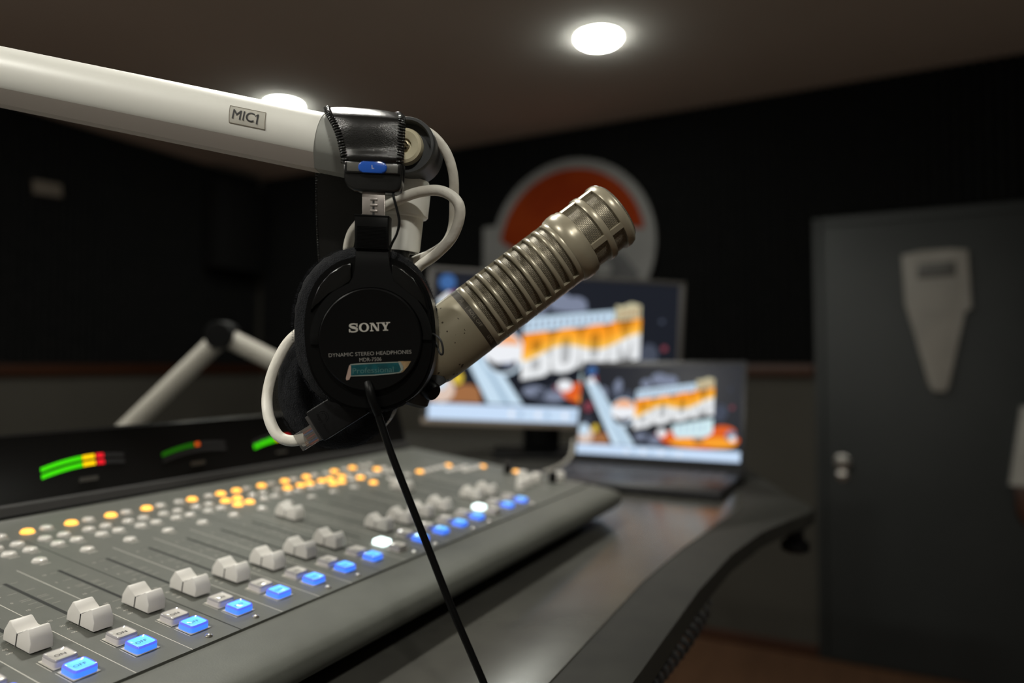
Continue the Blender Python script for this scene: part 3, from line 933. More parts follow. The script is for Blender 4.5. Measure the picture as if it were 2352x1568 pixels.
# ------------------------------------------------------------------ wallpaper shown on both screens
def wallpaper(bm, P):
    """P(u, v) -> point just in front of the screen; layers get a growing offset"""
    S = ['screen_bg', 's_bar', 's_pale', 's_pale2', 's_white', 's_grey', 's_grey2', 's_orange', 's_peach', 's_red', 's_black', 's_cream', 's_brown', 's_skin', 's_blue', 's_yellow', 's_pink', 's_cyan', 's_boom', 's_boom_back']
    ix = {n: i for i, n in enumerate(S)}
    lay = [0]
    uvl = bm.loops.layers.uv.active

    def poly(pts, m):
        lay[0] += 1
        f = bm.faces.new([bm.verts.new(P(u, v, lay[0] * .00004)) for u, v in pts])
        f.material_index = ix[m]

    def ell(cu, cv, ru, rv, m, n=28):
        poly([(cu + ru * math.cos(2 * PI * i / n), cv + rv * math.sin(2 * PI * i / n)) for i in range(n)], m)
    poly([(0, 0), (1, 0), (1, 1), (0, 1)], 'screen_bg')
    rnd = random.Random(3)
    for k in range(26):
        ell(rnd.uniform(.36, .97), rnd.uniform(.15, .42) if k % 2 else rnd.uniform(.18, .3), rnd.uniform(.008, .02), rnd.uniform(.012, .04), 's_grey2', 12)
    for cu, cv, ru, rv, m in ((.42, .79, .034, .05, 's_grey'), (.50, .85, .05, .055, 's_grey'), (.57, .83, .045, .05, 's_grey'), (.54, .80, .08, .03, 's_grey'),
                              (.225, .70, .035, .10, 's_grey2'), (.24, .76, .025, .08, 's_grey'), (.14, .66, .03, .09, 's_grey'), (.3, .62, .05, .09, 's_grey2'),
                              (.88, .50, .04, .08, 's_grey2'), (.945, .55, .012, .02, 's_pink'), (.93, .74, .01, .015, 's_grey2'), (.86, .46, .03, .05, 's_grey2'),
                              (.05, .36, .02, .05, 's_grey2'), (.05, .52, .03, .06, 's_pink'), (.42, .21, .05, .04, 's_grey'), (.46, .18, .04, .05, 's_grey2'), (.51, .24, .015, .02, 's_pink'), (.50, .18, .04, .04, 's_grey')):
        ell(cu, cv, ru, rv, m)
    poly([(0, .115), (.21, .115), (.2, .18), (.12, .22), (0, .2)], 's_brown')
    ell(.05, .2, .05, .09, 's_skin'); ell(.035, .26, .035, .07, 's_pale'); ell(.11, .28, .022, .045, 's_yellow'); ell(.15, .19, .05, .05, 's_brown'); ell(.03, .16, .03, .04, 's_skin')
    # the leaning pale bar (two tones)
    poly([(.015, .80), (.09, .80), (.375, .115), (.235, .115)], 's_pale')
    poly([(.055, .80), (.064, .80), (.325, .115), (.300, .115)], 's_pale2')
    ell(.052, .93, .033, .055, 's_blue'); poly([(.05, .86), (.09, .88), (.1, .79), (.065, .80)], 's_pink'); poly([(.015, .80), (.06, .87), (.085, .78)], 's_white')
    # round logo: white disc, peach cap, dark lower wave
    ell(.287, .466, .086, .155, 's_pale'); ell(.287, .466, .078, .14, 's_white')
    poly([(.287 + .074 * math.cos(a), .475 + .132 * math.sin(a)) for a in [math.radians(d) for d in range(22, 159, 8)]], 's_peach')
    poly([(.287 + .070 * math.cos(math.radians(d)), .455 + .125 * math.sin(math.radians(d))) for d in range(192, 330, 8)] + [(.335, .42), (.30, .40), (.26, .39)], 's_black')
    ell(.305, .40, .026, .028, 's_grey'); ell(.287, .43, .05, .03, 's_white')
    # strip of small lettering over the big word
    poly([(.36, .605), (.73, .715), (.73, .80), (.365, .715)], 's_pale')
    for k in range(14):
        a = .37 + k * .025
        t_ = (a - .36) / .37
        poly([(a, .63 + .105 * t_), (a + .009, .633 + .105 * t_), (a + .009, .69 + .088 * t_), (a, .687 + .088 * t_)], 's_grey')
    poly([(.735, .725), (.838, .755), (.838, .845), (.8, .86), (.76, .83), (.735, .835)], 's_cream')
    for k in range(5): poly([(.75 + k * .018, .74 + k * .005), (.757 + k * .018, .742 + k * .005), (.757 + k * .018, .81 + k * .006), (.75 + k * .018, .808 + k * .006)], 's_brown')
    # burnt orange oval, lower right
    ell(.76, .215, .235, .10, 's_red'); ell(.70, .17, .11, .045, 's_orange'); ell(.88, .185, .10, .055, 's_orange'); ell(.76, .21, .03, .05, 's_brown'); ell(.90, .30, .07, .06, 's_red')
    ell(.54, .26, .03, .04, 's_white'); ell(.945, .26, .03, .055, 's_grey'); ell(.955, .23, .018, .03, 's_white')
    # the word BOOM: block letters in a slanting box
    B0, B1, B2, B3 = (.361, .285), (.841, .47), (.841, .755), (.361, .60)

    def box(x, y):
        a = (B0[0] * (1 - x) + B1[0] * x, B0[1] * (1 - x) + B1[1] * x)
        b = (B3[0] * (1 - x) + B2[0] * x, B3[1] * (1 - x) + B2[1] * x)
        return (a[0] * (1 - y) + b[0] * y, a[1] * (1 - y) + b[1] * y)

    def lpoly(quads, m='s_boom'):
        lay[0] += 1
        for q in quads:
            vs = [bm.verts.new(P(*box(x, y), lay[0] * .00004)) for x, y in q]
            f = bm.faces.new(vs)
            f.material_index = ix[m]
            for lp, (x, y) in zip(f.loops, q): lp[uvl].uv = (x, y)

    def strip(outer_pts, inner_pts):
        n = len(outer_pts)
        return [[outer_pts[i], outer_pts[(i + 1) % n], inner_pts[(i + 1) % n], inner_pts[i]] for i in range(n)]
    lpoly([[(k / 10, .05), ((k + 1) / 10, .05), ((k + 1) / 10, .97), (k / 10, .97)] for k in range(10)], 's_boom_back')
    # B
    x0, x1 = 0.0, .235
    lpoly([[(x0, 0), (x0 + .075, 0), (x0 + .075, 1), (x0, 1)], [(x0 + .075, .84), (x1 - .03, .84), (x1 - .03, 1), (x0 + .075, 1)], [(x0 + .075, .42), (x1 - .03, .42), (x1 - .03, .58), (x0 + .075, .58)], [(x0 + .075, 0), (x1 - .03, 0), (x1 - .03, .16), (x0 + .075, .16)],
           [(x1 - .075, .55), (x1 - .01, .60), (x1 - .01, .93), (x1 - .075, 1)], [(x1 - .08, .02), (x1, .08), (x1, .45), (x1 - .08, .5)]])
    for x0 in (.25, .495):
        o_ = superellipse(x0 + .115, .5, .115, .5, 3.2, 32)
        i_ = superellipse(x0 + .115, .5, .042, .31, 3.2, 32)
        lpoly(strip(o_, i_))
    x0, x1 = .74, 1.0
    lpoly([[(x0, 0), (x0 + .068, 0), (x0 + .068, 1), (x0, 1)], [(x1 - .068, 0), (x1, 0), (x1, 1), (x1 - .068, 1)], [(x0 + .06, 1), (x0 + .06, .62), (.87, .1), (.87, .5)], [(x1 - .06, 1), (.87, .5), (.87, .1), (x1 - .06, .62)]])
    # second line, pale block letters under the right half
    poly([(.60, .345), (.84, .43), (.84, .28), (.80, .235), (.63, .215), (.605, .27)], 's_cyan')
    for k in range(5): poly([(.63 + k * .038, .26 + k * .006), (.638 + k * .038, .26 + k * .006), (.638 + k * .038, .36 + k * .006), (.63 + k * .038, .36 + k * .006)], 's_pale2')
    # task bar
    poly([(0, 0), (1, 0), (1, .105), (0, .105)], 's_bar')
    for k in range(10): ell(.33 + k * .036, .05, .011, .02, ('s_white', 's_pale2', 's_pale')[k % 3], 12)
    return S


# laptop
lap = thing('laptop', 'open black laptop showing the orange wallpaper, on the desk end in front of the monitor', 'laptop', Matrix.Translation((1.3, .39, DZ)))
HX, HZ, YA, YB = 1.401, 1.176, .222, .575
bm = newbm(); add_box(bm, I4, (1.165, YA - .002, DZ + .001), (HX + .012, YB + .002, DZ + .015), .004); base = obj('base', bm, 'laptop', lap)
bm = newbm()
for r in range(5):
    for k in range(14):
        ky = YA + .022 + k * .0222
        kx = HX - .03 - r * .0195
        add_box(bm, I4, (kx - .0165, ky, DZ + .0148), (kx, ky + .0195, DZ + .0165), .0006, 1)
obj('keyboard', bm, 'keys', base)
bm = newbm(); add_box(bm, I4, (1.183, .335, DZ + .0149), (1.262, .455, DZ + .0154), .0002, 1); obj('touchpad', bm, 'keys', base)
ly = Vector((.0595, 0, .2145)).normalized()      # up the lid
lx = Vector((0, -1, 0))                          # left to right as seen
lo_ = Vector((HX, YB, HZ))
lf = frame(lo_, lx, ly)
LW, LH = YB - YA, .2225
bm = newbm(); add_box(bm, lf, (0, -.004, -.006), (LW, LH, 0), .003); lid = obj('lid', bm, 'laptop', lap)
mx0, mx1, my0, my1 = .007, LW - .007, .017, LH - .009
bm = newbm()
S = wallpaper(bm, lambda u, v, dz: lf @ Vector((mx0 + (mx1 - mx0) * u, my0 + (my1 - my0) * v, .0004 + dz)))
obj('screen', bm, S, lid, sharp=0)

# monitor
TL, TRp, BL, BR = at(980, 611, 1.62), at(1567, 648, 1.69), at(973, 973, 1.62), at(1567, 993, 1.69)
ex = ((TRp - TL) + (BR - BL)).normalized()
ey = ((TL - BL) + (TRp - BR))
ey = (ey - ex * ey.dot(ex)).normalized()
mc = (TL + TRp + BL + BR) / 4
mf = frame(mc, ex, ey)
MWd, MHt = ((TRp - TL).length + (BR - BL).length) / 2, ((TL - BL).length + (TRp - BR).length) / 2
mon = thing('computer_monitor', 'silver-edged desktop monitor showing the orange wallpaper, standing behind the laptop', 'monitor', Matrix.Translation((mc.x + .03, mc.y + .02, DZ)))
bm = newbm(); add_box(bm, mf, (-MWd / 2, -MHt / 2, -.035), (MWd / 2, MHt / 2, 0), .006); add_box(bm, mf, (-MWd / 3, -MHt / 3, -.06), (MWd / 3, MHt / 3, -.03), .012)
obj('housing', bm, 'plastic_matte', mon)
bm = newbm()
w, h = MWd / 2, MHt / 2
bt, bs, bb = .010, .014, .0135
add_box(bm, mf, (-w, -h, -.006), (w, -h + bb, .002), .0015)
obj('chin_strip', bm, 'silver', mon, label='silver strip under the screen')
bm = newbm()
for lo, hi in (((-w, h - bt, -.006), (w, h, .002)), ((-w, -h + bb, -.006), (-w + bs, h - bt, .002)), ((w - bs, -h + bb, -.006), (w, h - bt, .002))):
    add_box(bm, mf, lo, hi, .0015)
obj('bezel', bm, 'bezel_grey', mon)
bm = newbm()
S = wallpaper(bm, lambda u, v, dz: mf @ Vector((-w + bs + (2 * w - 2 * bs) * u, -h + bb + (2 * h - bt - bb) * v, .0003 + dz)))
obj('screen', bm, S, mon, sharp=0)
pole = mf @ Vector((-.02, -h * .5, -.075))
bm = newbm(); add_box(bm, Matrix.Translation((pole.x, pole.y, 0)) @ Matrix.Rotation(YAW, 4, 'Z'), (-.018, -.045, DZ + .012), (.018, .045, pole.z + .05), .006)
st_ = obj('stand_column', bm, 'plastic_matte', mon)
bm = newbm(); add_box(bm, Matrix.Translation((pole.x, pole.y, 0)) @ Matrix.Rotation(YAW, 4, 'Z'), (-.09, -.12, DZ), (.09, .12, DZ + .013), .005)
obj('stand_base', bm, 'plastic_matte', mon)
bm = newbm()
add_tube(bm, spline([at(1318, 1010, 1.42), at(1312, 1045, 1.40), at(1290, 1068, 1.36), at(1255, 1083, 1.33), (1.26, .60, DZ + .004), (1.22, .68, DZ + .004)], 8), .0035, 10)
o = obj('pale_cable', bm, 'far_arm'); centre_origin(o, at(1290, 1068, 1.36))
tag(o, 'thin pale cable curving down to the desk between laptop and monitor', 'cable')

# ------------------------------------------------------------------ second boom arm, behind the bridge
t = thing('boom_arm', 'second pale boom arm bent at a dark elbow, out of focus behind the meter bridge', 'boom arm', Matrix.Translation(at(250, 1090, 1.2)))
A, B, E = at(265, 1010, 1.2), at(512, 770, 1.2), at(800, 915, 1.22)
bm = newbm(); d_ = (B - A).normalized(); add_tube(bm, [A, B - d_ * .012], .0165, 24); obj('lower_tube', bm, 'far_arm', t)
bm = newbm(); d2 = (E - B).normalized(); add_tube(bm, [B + d2 * .012, E], .0165, 24); obj('upper_tube', bm, 'far_arm', t)
bm = newbm(); add_lathe(bm, axis_frame(B + FW * .024, -FW), [(0, 0), (0, .022), (.003, .0235), (.045, .0235), (.048, .022), (.048, 0)], 32); obj('elbow_joint', bm, 'plastic_matte', t)
P0 = Vector((A.x, A.y, DZ))
bm = newbm(); add_lathe(bm, Matrix.Translation(P0), [(0, 0), (0, .05), (.01, .05), (.014, .022), (A.z - DZ + .01, .022), (A.z - DZ + .02, .018), (A.z - DZ + .02, 0)], 32); obj('desk_mount', bm, 'dark_joint', t)

# ------------------------------------------------------------------ near boom arm
ARM_D = .43
ka = ARM_D / F_PX
RA = 67 * ka
a0, a1 = at(-260, 176 - .2053 * 260, ARM_D), at(905, 176 + .2053 * 905, ARM_D)
ax = (a1 - a0).normalized()
au = (UP - ax * UP.dot(ax)).normalized()
an = ax.cross(au).normalized()
if an.dot(FW) > 0: an = -an            # towards the camera
af = frame(a0, ax, au, an)             # x along, y up, z to camera
boom = thing('boom_arm', 'thick white microphone boom arm with a MIC1 sticker, crossing the upper left', 'boom arm', Matrix.Translation(a0))


def arm_profile(k=1.0):
    pts = []
    for i in range(0, 41):
        a = math.radians(-33 + (213 + 33) * i / 40)   # from front groove over the top to the rear
        pts.append((math.sin(a) * RA * k, math.cos(a) * RA * k))
    # pts: (y, z); close through the flat underside
    pts += [(-RA * .985 * k, -RA * .30 * k), (-RA * .985 * k, RA * .42 * k)]
    return pts


def arm_len(px):
    return (at(px, 176 + .2053 * px, ARM_D) - a0).dot(ax)


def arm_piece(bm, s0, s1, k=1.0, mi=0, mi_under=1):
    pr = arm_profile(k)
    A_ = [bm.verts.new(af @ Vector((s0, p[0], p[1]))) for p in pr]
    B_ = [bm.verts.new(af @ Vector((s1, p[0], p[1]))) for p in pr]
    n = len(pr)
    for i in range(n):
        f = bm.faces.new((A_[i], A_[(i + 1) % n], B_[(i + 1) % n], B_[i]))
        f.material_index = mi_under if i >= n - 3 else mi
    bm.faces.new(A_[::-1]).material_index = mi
    bm.faces.new(B_).material_index = mi


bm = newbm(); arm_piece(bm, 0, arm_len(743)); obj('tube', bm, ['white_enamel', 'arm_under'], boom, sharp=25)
bm = newbm(); arm_piece(bm, arm_len(743), arm_len(900), 0.985, 0, 0); obj('end_sleeve', bm, ['arm_grey'], boom, sharp=25)
# joint drum
jf = axis_frame(at(955, 362, .452), -FW - RT * .06)
bm = newbm()
r = 66 * .43 / F_PX
add_lathe(bm, jf, [(0, 0), (0, r), (.026, r), (.0285, r * .985), (.0300, r * .95), (.0300, r * .86), (.028, r * .83), (.024, r * .80), (.024, 0)], 56)
joint = obj('pivot_joint', bm, 'dark_joint', boom)
bm = newbm(); rc = 43 * .425 / F_PX
jc = jf @ Matrix.Translation((-6 * .425 / F_PX, 0, 0))
add_lathe(bm, jc, [(.0235, 0), (.0235, rc), (.026, rc), (.0285, rc * .93), (.0295, rc * .78), (.0290, rc * .5), (.0285, rc * .40), (.0270, rc * .38), (.0270, 0)], 48)
cap = obj('pivot_cap', bm, 'cream', joint, label='cream round pivot cap')
bm = newbm()
add_lathe(bm, jc, [(.0268, 0), (.0268, rc * .30), (.0282, rc * .30), (.0285, rc * .24), (.0270, rc * .16), (.0270, 0)], 6)
add_lathe(bm, jc, [(.0268, rc * .13), (.029, rc * .13), (.0297, rc * .08), (.0297, 0)], 20)
obj('pivot_screw', bm, 'brass', joint)
# drop tube
tp, tb = at(937, 430, .448), at(923, 578, .448)
td = (tb - tp).normalized()
tf = axis_frame(tp, td)
L = (tb - tp).length
k = .448 / F_PX
bm = newbm()
add_lathe(bm, tf, [(-.004, 0), (-.004, 47 * k), (.002, 53 * k), (66 * k, 52 * k), (70 * k, 49 * k), (72 * k, 42 * k), (L - .002, 41 * k), (L, 39 * k), (L, 31 * k), (L - .004, 30 * k), (L - .004, 0)], 48)
drop = obj('drop_tube', bm, 'white_enamel', boom)
bm = newbm(); add_lathe(bm, tf, [(L - .0035, 29 * k), (L - .002, 29 * k), (L - .002, 18 * k), (L + .012, 18 * k), (L + .012, 0)], 24); obj('socket', bm, 'dark_joint', drop)
# sticker wrapped on the tube
bm = newbm()


def on_arm(s, q, lift):
    """s along arm from sticker centre, q up; wraps round the tube"""
    a = q / RA + math.radians(6)
    rr = RA + lift
    return af @ Vector((s0_ + s, math.sin(a) * rr, math.cos(a) * rr))


s0_ = arm_len(592)
sw, sh = .0108, .0051
for i in range(16):
    for j in range(10):
        q = [(-sw + 2 * sw * (i + di) / 16, -sh + 2 * sh * (j + dj) / 10) for di, dj in ((0, 0), (1, 0), (1, 1), (0, 1))]
        vs = [bm.verts.new(on_arm(x - y * .18, y, .00022)) for x, y in q]
        bm.faces.new(vs).material_index = 0
def edge(x0, y0, x1, y1):
    n = 14
    for i in range(n):
        p = [(x0 + (x1 - x0) * (i + d) / n, y0 + (y1 - y0) * (i + d) / n) for d in (0, 1)]
        t_ = .00018
        dx, dy = (0, t_) if abs(x1 - x0) > abs(y1 - y0) else (t_, 0)
        bm.faces.new([bm.verts.new(on_arm(p[0][0] - dx - (p[0][1]) * .18, p[0][1] - dy, .0003)), bm.verts.new(on_arm(p[1][0] - dx - p[1][1] * .18, p[1][1] - dy, .0003)), bm.verts.new(on_arm(p[1][0] + dx - p[1][1] * .18, p[1][1] + dy, .0003)), bm.verts.new(on_arm(p[0][0] + dx - p[0][1] * .18, p[0][1] + dy, .0003))]).material_index = 1
edge(-sw, -sh, sw, -sh); edge(sw, -sh, sw, sh); edge(-sw, sh, sw, sh); edge(-sw, -sh, -sw, sh)
sticker = obj('sticker', bm, ['label', 'label_edge'], boom, label='sticker reading MIC1')
bm = newbm()
for dx_ in (-.00009, .00009): add_text(bm, 'MIC', .0080, None, warp=lambda x, y, z: on_arm(x - .0024 + dx_ - y * .05, y, .00055 + dx_ * .1), sx=1.0)
for q in ([(.0057, -.0030), (.0067, -.0030), (.0067, .0028), (.0057, .0028)], [(.0046, .0009), (.0058, .0018), (.0060, .0028), (.0046, .0017)]):
    bm.faces.new([bm.verts.new(on_arm(x - y * .05, y, .00060)) for x, y in q])
obj('lettering', bm, 'ink', sticker, sharp=0)

# ------------------------------------------------------------------ microphone
mA, mB = at(958, 833, .456), at(1408, 492, .469)     # rear end, front face centre
max_ = (mB - mA).normalized()
MLn = (mB - mA).length
mx_ = (UP - max_ * UP.dot(max_)).normalized()
# local: z along axis (rear to front), angles measured so that the camera side is at angle 0
vx = (-FW - max_ * (-FW).dot(max_)).normalized()
vy = max_.cross(vx)
mf_ = frame(mA, vx, vy, max_)
kk = .460 / F_PX
R = 80 * kk
mic = thing('microphone', 'fawn-grey broadcast microphone with ribbed mesh body, aimed up to the right', 'microphone', mf_)


def ms(px_from_front):           # pixels back from the front face -> local z
    return MLn - px_from_front * kk


# rear body
bm = newbm()
zb_ = ms(418)
add_lathe(bm, mf_, [(-.012, 0), (-.012, R * .62), (-.008, R * .72), (.010, R * .985), (.016, R), (zb_, R), (zb_ + .0002, R * .95), (zb_ + .0002, 0)], 72)
obj('rear_body', bm, 'mic', mic, sharp=30)
# dark label band
bm = newbm()
z0, z1 = ms(418), ms(400)
add_lathe(bm, mf_, [(z0, R * .9), (z0, R * .992), (z1, R * .992), (z1, R * .9)], 72)
for a0_, s in ((-.62, '20'), (-.05, '  |  ROLL OFF'), (.85, 'LEVEL')):
    add_text(bm, s, .0030, None, mi=1, warp=lambda x, y, z, a0_=a0_: mf_ @ Vector((math.cos(a0_ + x / R) * R * .9935, math.sin(a0_ + x / R) * R * .9935, (z0 + z1) / 2 + y)))
obj('label_band', bm, ['mic_band', 'mic_band_text'], mic, sharp=30)
# inner screen
z2 = ms(150)
bm = newbm(); add_lathe(bm, mf_, [(z1, R * .905), (z2, R * .905)], 96); obj('body_mesh', bm, 'mesh_body', mic)
# ribs: nine rings and two solid spines
ribs = []
nr = 9
pitch = (z2 - z1 - .002) / nr
for i in range(nr + 1):
    zc = z1 + .0012 + i * pitch
    wd = .00135 if 0 < i < nr else .0020
    bm = newbm()
    add_lathe(bm, mf_, [(zc - wd, R * .90), (zc - wd, R * .985), (zc - wd * .7, R * 1.0), (zc + wd * .7, R * 1.0), (zc + wd, R * .985), (zc + wd, R * .90)], 96)
    obj('rib', bm, 'mic_rib', mic, sharp=50)


def spine(bm, ang, wdeg, za, zb, r0, r1, n=6):
    a = [math.radians(ang - wdeg / 2 + wdeg * i / n) for i in range(n + 1)]
    V = [[[bm.verts.new(mf_ @ Vector((math.cos(q) * rr, math.sin(q) * rr, z))) for q in a] for rr in (r0, r1)] for z in (za, zb)]
    for i in range(n):
        bm.faces.new((V[0][1][i], V[0][1][i + 1], V[1][1][i + 1], V[1][1][i]))
        bm.faces.new((V[0][0][i], V[1][0][i], V[1][0][i + 1], V[0][0][i + 1]))
        for zi in (0, 1): bm.faces.new((V[zi][0][i], V[zi][0][i + 1], V[zi][1][i + 1], V[zi][1][i]))
    for e_ in (0, n): bm.faces.new((V[0][0][e_], V[0][1][e_], V[1][1][e_], V[1][0][e_]))


# which sense of angle points down-left to the camera
sgn = 1 if (mf_.to_3x3() @ Vector((0, 1, 0))).dot(UP) < 0 else -1
bm = newbm(); spine(bm, sgn * 76, 40, z1, z2, R * .9, R * .996, 8); spine(bm, sgn * 256, 40, z1, z2, R * .9, R * .996, 8)
obj('body_spine', bm, 'mic_rib', mic, sharp=50)
# collar and head
R2 = R * 1.035
z3, z4 = ms(150), ms(106)
bm = newbm(); add_lathe(bm, mf_, [(z3, R * .88), (z3, R * 1.0), (z3 + .001, R2), (z3 + .0045, R2 * 1.03), (z3 + .008, R2 * 1.03), (z3 + .0105, R2), (z4 - .001, R2), (z4, R2 * .98), (z4, R * .88)], 96)
obj('collar', bm, 'mic_rib', mic, sharp=40)
z5 = ms(4)
bm = newbm(); add_lathe(bm, mf_, [(z4, R2 * .905), (z5, R2 * .905)], 96); obj('head_mesh', bm, 'mesh_head', mic)
zm = ms(60)
bm = newbm(); add_lathe(bm, mf_, [(zm - .0022, R2 * .89), (zm - .0022, R2 * .99), (zm - .0016, R2), (zm + .0016, R2), (zm + .0022, R2 * .99), (zm + .0022, R2 * .89)], 96); obj('head_ring', bm, 'mic_rib', mic, sharp=50)
bm = newbm(); add_lathe(bm, mf_, [(z5 - .0048, R2 * .89), (z5 - .0048, R2 * .99), (z5 - .004, R2), (z5 - .001, R2), (z5 + .0012, R2 * .97), (z5 + .002, R2 * .92), (z5 + .002, R2 * .88)], 96); obj('head_ring', bm, 'mic_rib', mic, sharp=50)
for k_ in range(4):
    bm = newbm(); spine(bm, sgn * (27 + 90 * k_ - 1), 9, z4, z5 - .004, R2 * .89, R2 * .993, 3); obj('head_spine', bm, 'mic_rib', mic, sharp=50)
bm = newbm(); add_lathe(bm, mf_, [(z5 + .0005, R2 * .92), (z5 + .0035, R2 * .86), (z5 + .0055, R2 * .6), (z5 + .0062, R2 * .3), (z5 + .0065, 0)], 72); obj('front_mesh', bm, 'mesh_head', mic)
# swivel mount behind the ear cup
mm = at(930, 700, .52)
bm = newbm()
add_tube(bm, spline([at(923, 590, .449), at(921, 640, .450), at(922, 720, .451), at(933, 800, .452), at(957, 836, .453)], 8), .0075, 16)
obj('mount_stem', bm, 'dark_joint', mic)
bm = newbm(); add_lathe(bm, axis_frame(at(978, 888, .440), (RT * .8 - UP * .5 - FW * .6)), [(-.012, 0), (-.012, .0045), (-.002, .005), (0, .0058), (.007, .0058), (.0085, .0048), (.009, 0)], 28); obj('mount_screw', bm, 'plastic_matte', mic)
bm = newbm(); add_lathe(bm, axis_frame(at(952, 900, .448), (-UP * .9 - RT * .3)), [(-.016, 0), (-.016, .011), (.006, .011), (.008, .009), (.008, 0)], 28); obj('mount_nut', bm, 'dark_joint', mic)
bm = newbm(); add_lathe(bm, axis_frame(at(985, 852, .447), (RT * .5 - UP * .8)), [(-.012, 0), (-.012, .006), (.008, .0072), (.012, .006), (.012, 0)], 28); obj('mount_screw', bm, 'dark_joint', mic)

# ------------------------------------------------------------------ cables round the joint
bm = newbm()
D = .436
p1 = [at(820, 300, .452), at(880, 292, .44), at(935, 292, .434), at(985, 305, .434), at(1022, 345, .436), at(1040, 395, .44), at(1043, 450, .446), at(1040, 520, .456), at(1022, 560, .456), at(985, 585, .458), at(945, 605, .460), at(922, 660, .462), at(915, 740, .462), at(928, 800, .458), at(950, 838, .455)]
add_tube(bm, spline(p1, 8), .0031, 16)
o = obj('microphone_cable', bm, 'cable_white'); centre_origin(o, at(1022, 345, .436))
tag(o, 'white cable arching tightly over the dark arm joint and down', 'cable')
net = thing('network_cable', 'white network cable looping round the headphones to a clear plug', 'cable', Matrix.Translation(at(640, 900, .425)))
bm = newbm()
p2 = [at(803, 590, .452), at(800, 566, .45), at(813, 528, .445), at(850, 492, .438), at(900, 466, .430), at(955, 443, .424), at(1010, 438, .420), at(1048, 460, .418), at(1056, 495, .420), at(1038, 545, .426), at(1000, 585, .434), at(955, 620, .442), at(905, 690, .439), at(820, 720, .4372), at(740, 735, .4372), at(672, 775, .436),
      at(634, 835, .432), at(615, 900, .428), at(617, 955, .420), at(637, 998, .416), at(668, 1012, .415), at(702, 1006, .415)]
add_tube(bm, spline(p2, 8), .0033, 16)
obj('jacket', bm, 'cable_white', net)

# plug and adapter share an oblique frame
pf = view_frame(725, 984, .414)
a_ = Vector((.845, .535, 0)).normalized()          # from the plug into the adapter (right, up)
b_ = Vector((-a_.y, a_.x, 0))                      # up-left across
def obl(px, py, d):
    R3 = pf.to_3x3()
    return frame(at(px, py, d), R3 @ a_, R3 @ b_, -FW)
k = .414 / F_PX
qf = obl(704, 1006, .414)
bm = newbm(); add_box(bm, qf, (-19 * k, -21 * k, -.0045), (28 * k, 21 * k, .0035), .0004, 2)
plug = obj('plug_shell', bm, 'clear_plug', net, label='clear plastic plug')
bm = newbm()
for i in range(8):
    yy = (-17 + i * 4.9) * k
    add_box(bm, qf, (2 * k, yy - .0005, .0012), (25 * k, yy + .0005, .0022), mi=(0, 1, 2, 0, 2, 1, 0, 2)[i])
obj('plug_wires', bm, ['wire_red', 'wire_blue', 'wire_brown'], net)
bm = newbm(); add_box(bm, qf, (-17 * k, -13 * k, -.003), (4 * k, 13 * k, .0005), .001); obj('strain_clamp', bm, 'cable_white', net)
bm = newbm()
for i in range(4): add_box(bm, qf, (-6 * k, (-17 + i * 3) * k, .0022), (2 * k, (-15.6 + i * 3) * k, .0030))
obj('plug_pins', bm, 'gold', net)
ad = thing('cable_adapter', 'small black cable adapter block with embossed logo, hanging under the left ear cup', 'adapter', Matrix.Translation(at(760, 965, .42)))
vf = obl(727, 979, .414)
bm = newbm(); add_box(bm, vf, (0, -38 * k, -.0105), (120 * k, 39 * k, .0042), .0010, 3); obj('shell', bm, 'adapter', ad)
bm = newbm(); add_box(bm, vf, (-9 * k, -33 * k, -.0095), (1 * k, 31 * k, .0030), .0005, 2); obj('lip', bm, 'adapter_lip', ad)
bm = newbm()
lf2 = vf @ Matrix.Translation((24 * k, 0, .0042)) @ Matrix.Rotation(-PI / 2, 4, 'Z')
n = 20
arc = [(-.0028 + .0034 * math.cos(PI * i / n), .0010 + .0034 * math.sin(PI * i / n)) for i in range(n + 1)]
add_tube(bm, [lf2 @ Vector((x, y, 0)) for x, y in arc], .00022, 6)
for i in range(5): add_lathe(bm, lf2 @ Matrix.Translation((-.0028 + .0021 * math.cos(.5 + i * .55), .0010 + .0021 * math.sin(.5 + i * .55), 0)), [(0, .00035), (.0003, .00025), (.0003, 0)], 10)
add_text(bm, 'Angry Audio', .0026, lf2 @ Matrix.Translation((.0005, -.0008, 0)), extrude=.0002)
obj('embossed_logo', bm, 'adapter', ad)

# ------------------------------------------------------------------ headphones
HD = .395
hk = HD / F_PX
HC0 = (851, 780)
hp = thing('headphones', 'black studio headphones hung over the white boom arm, white lettering on the cup', 'headphones', view_frame(850, 255, .425))
cf = view_frame(851, 780, HD, math.radians(2.5))        # cup frame: x right, y up, z to camera


def cx_(px, py):
    """pixel offset from the cup centre, metres, cup-frame axes"""
    dx, dy = (px - 851) * hk, (780 - py) * hk
    c, s = math.cos(math.radians(2.5)), math.sin(math.radians(2.5))
    return (dx * c + dy * s, -dx * s + dy * c)


def cpts(P): return [cx_(*p) for p in P]


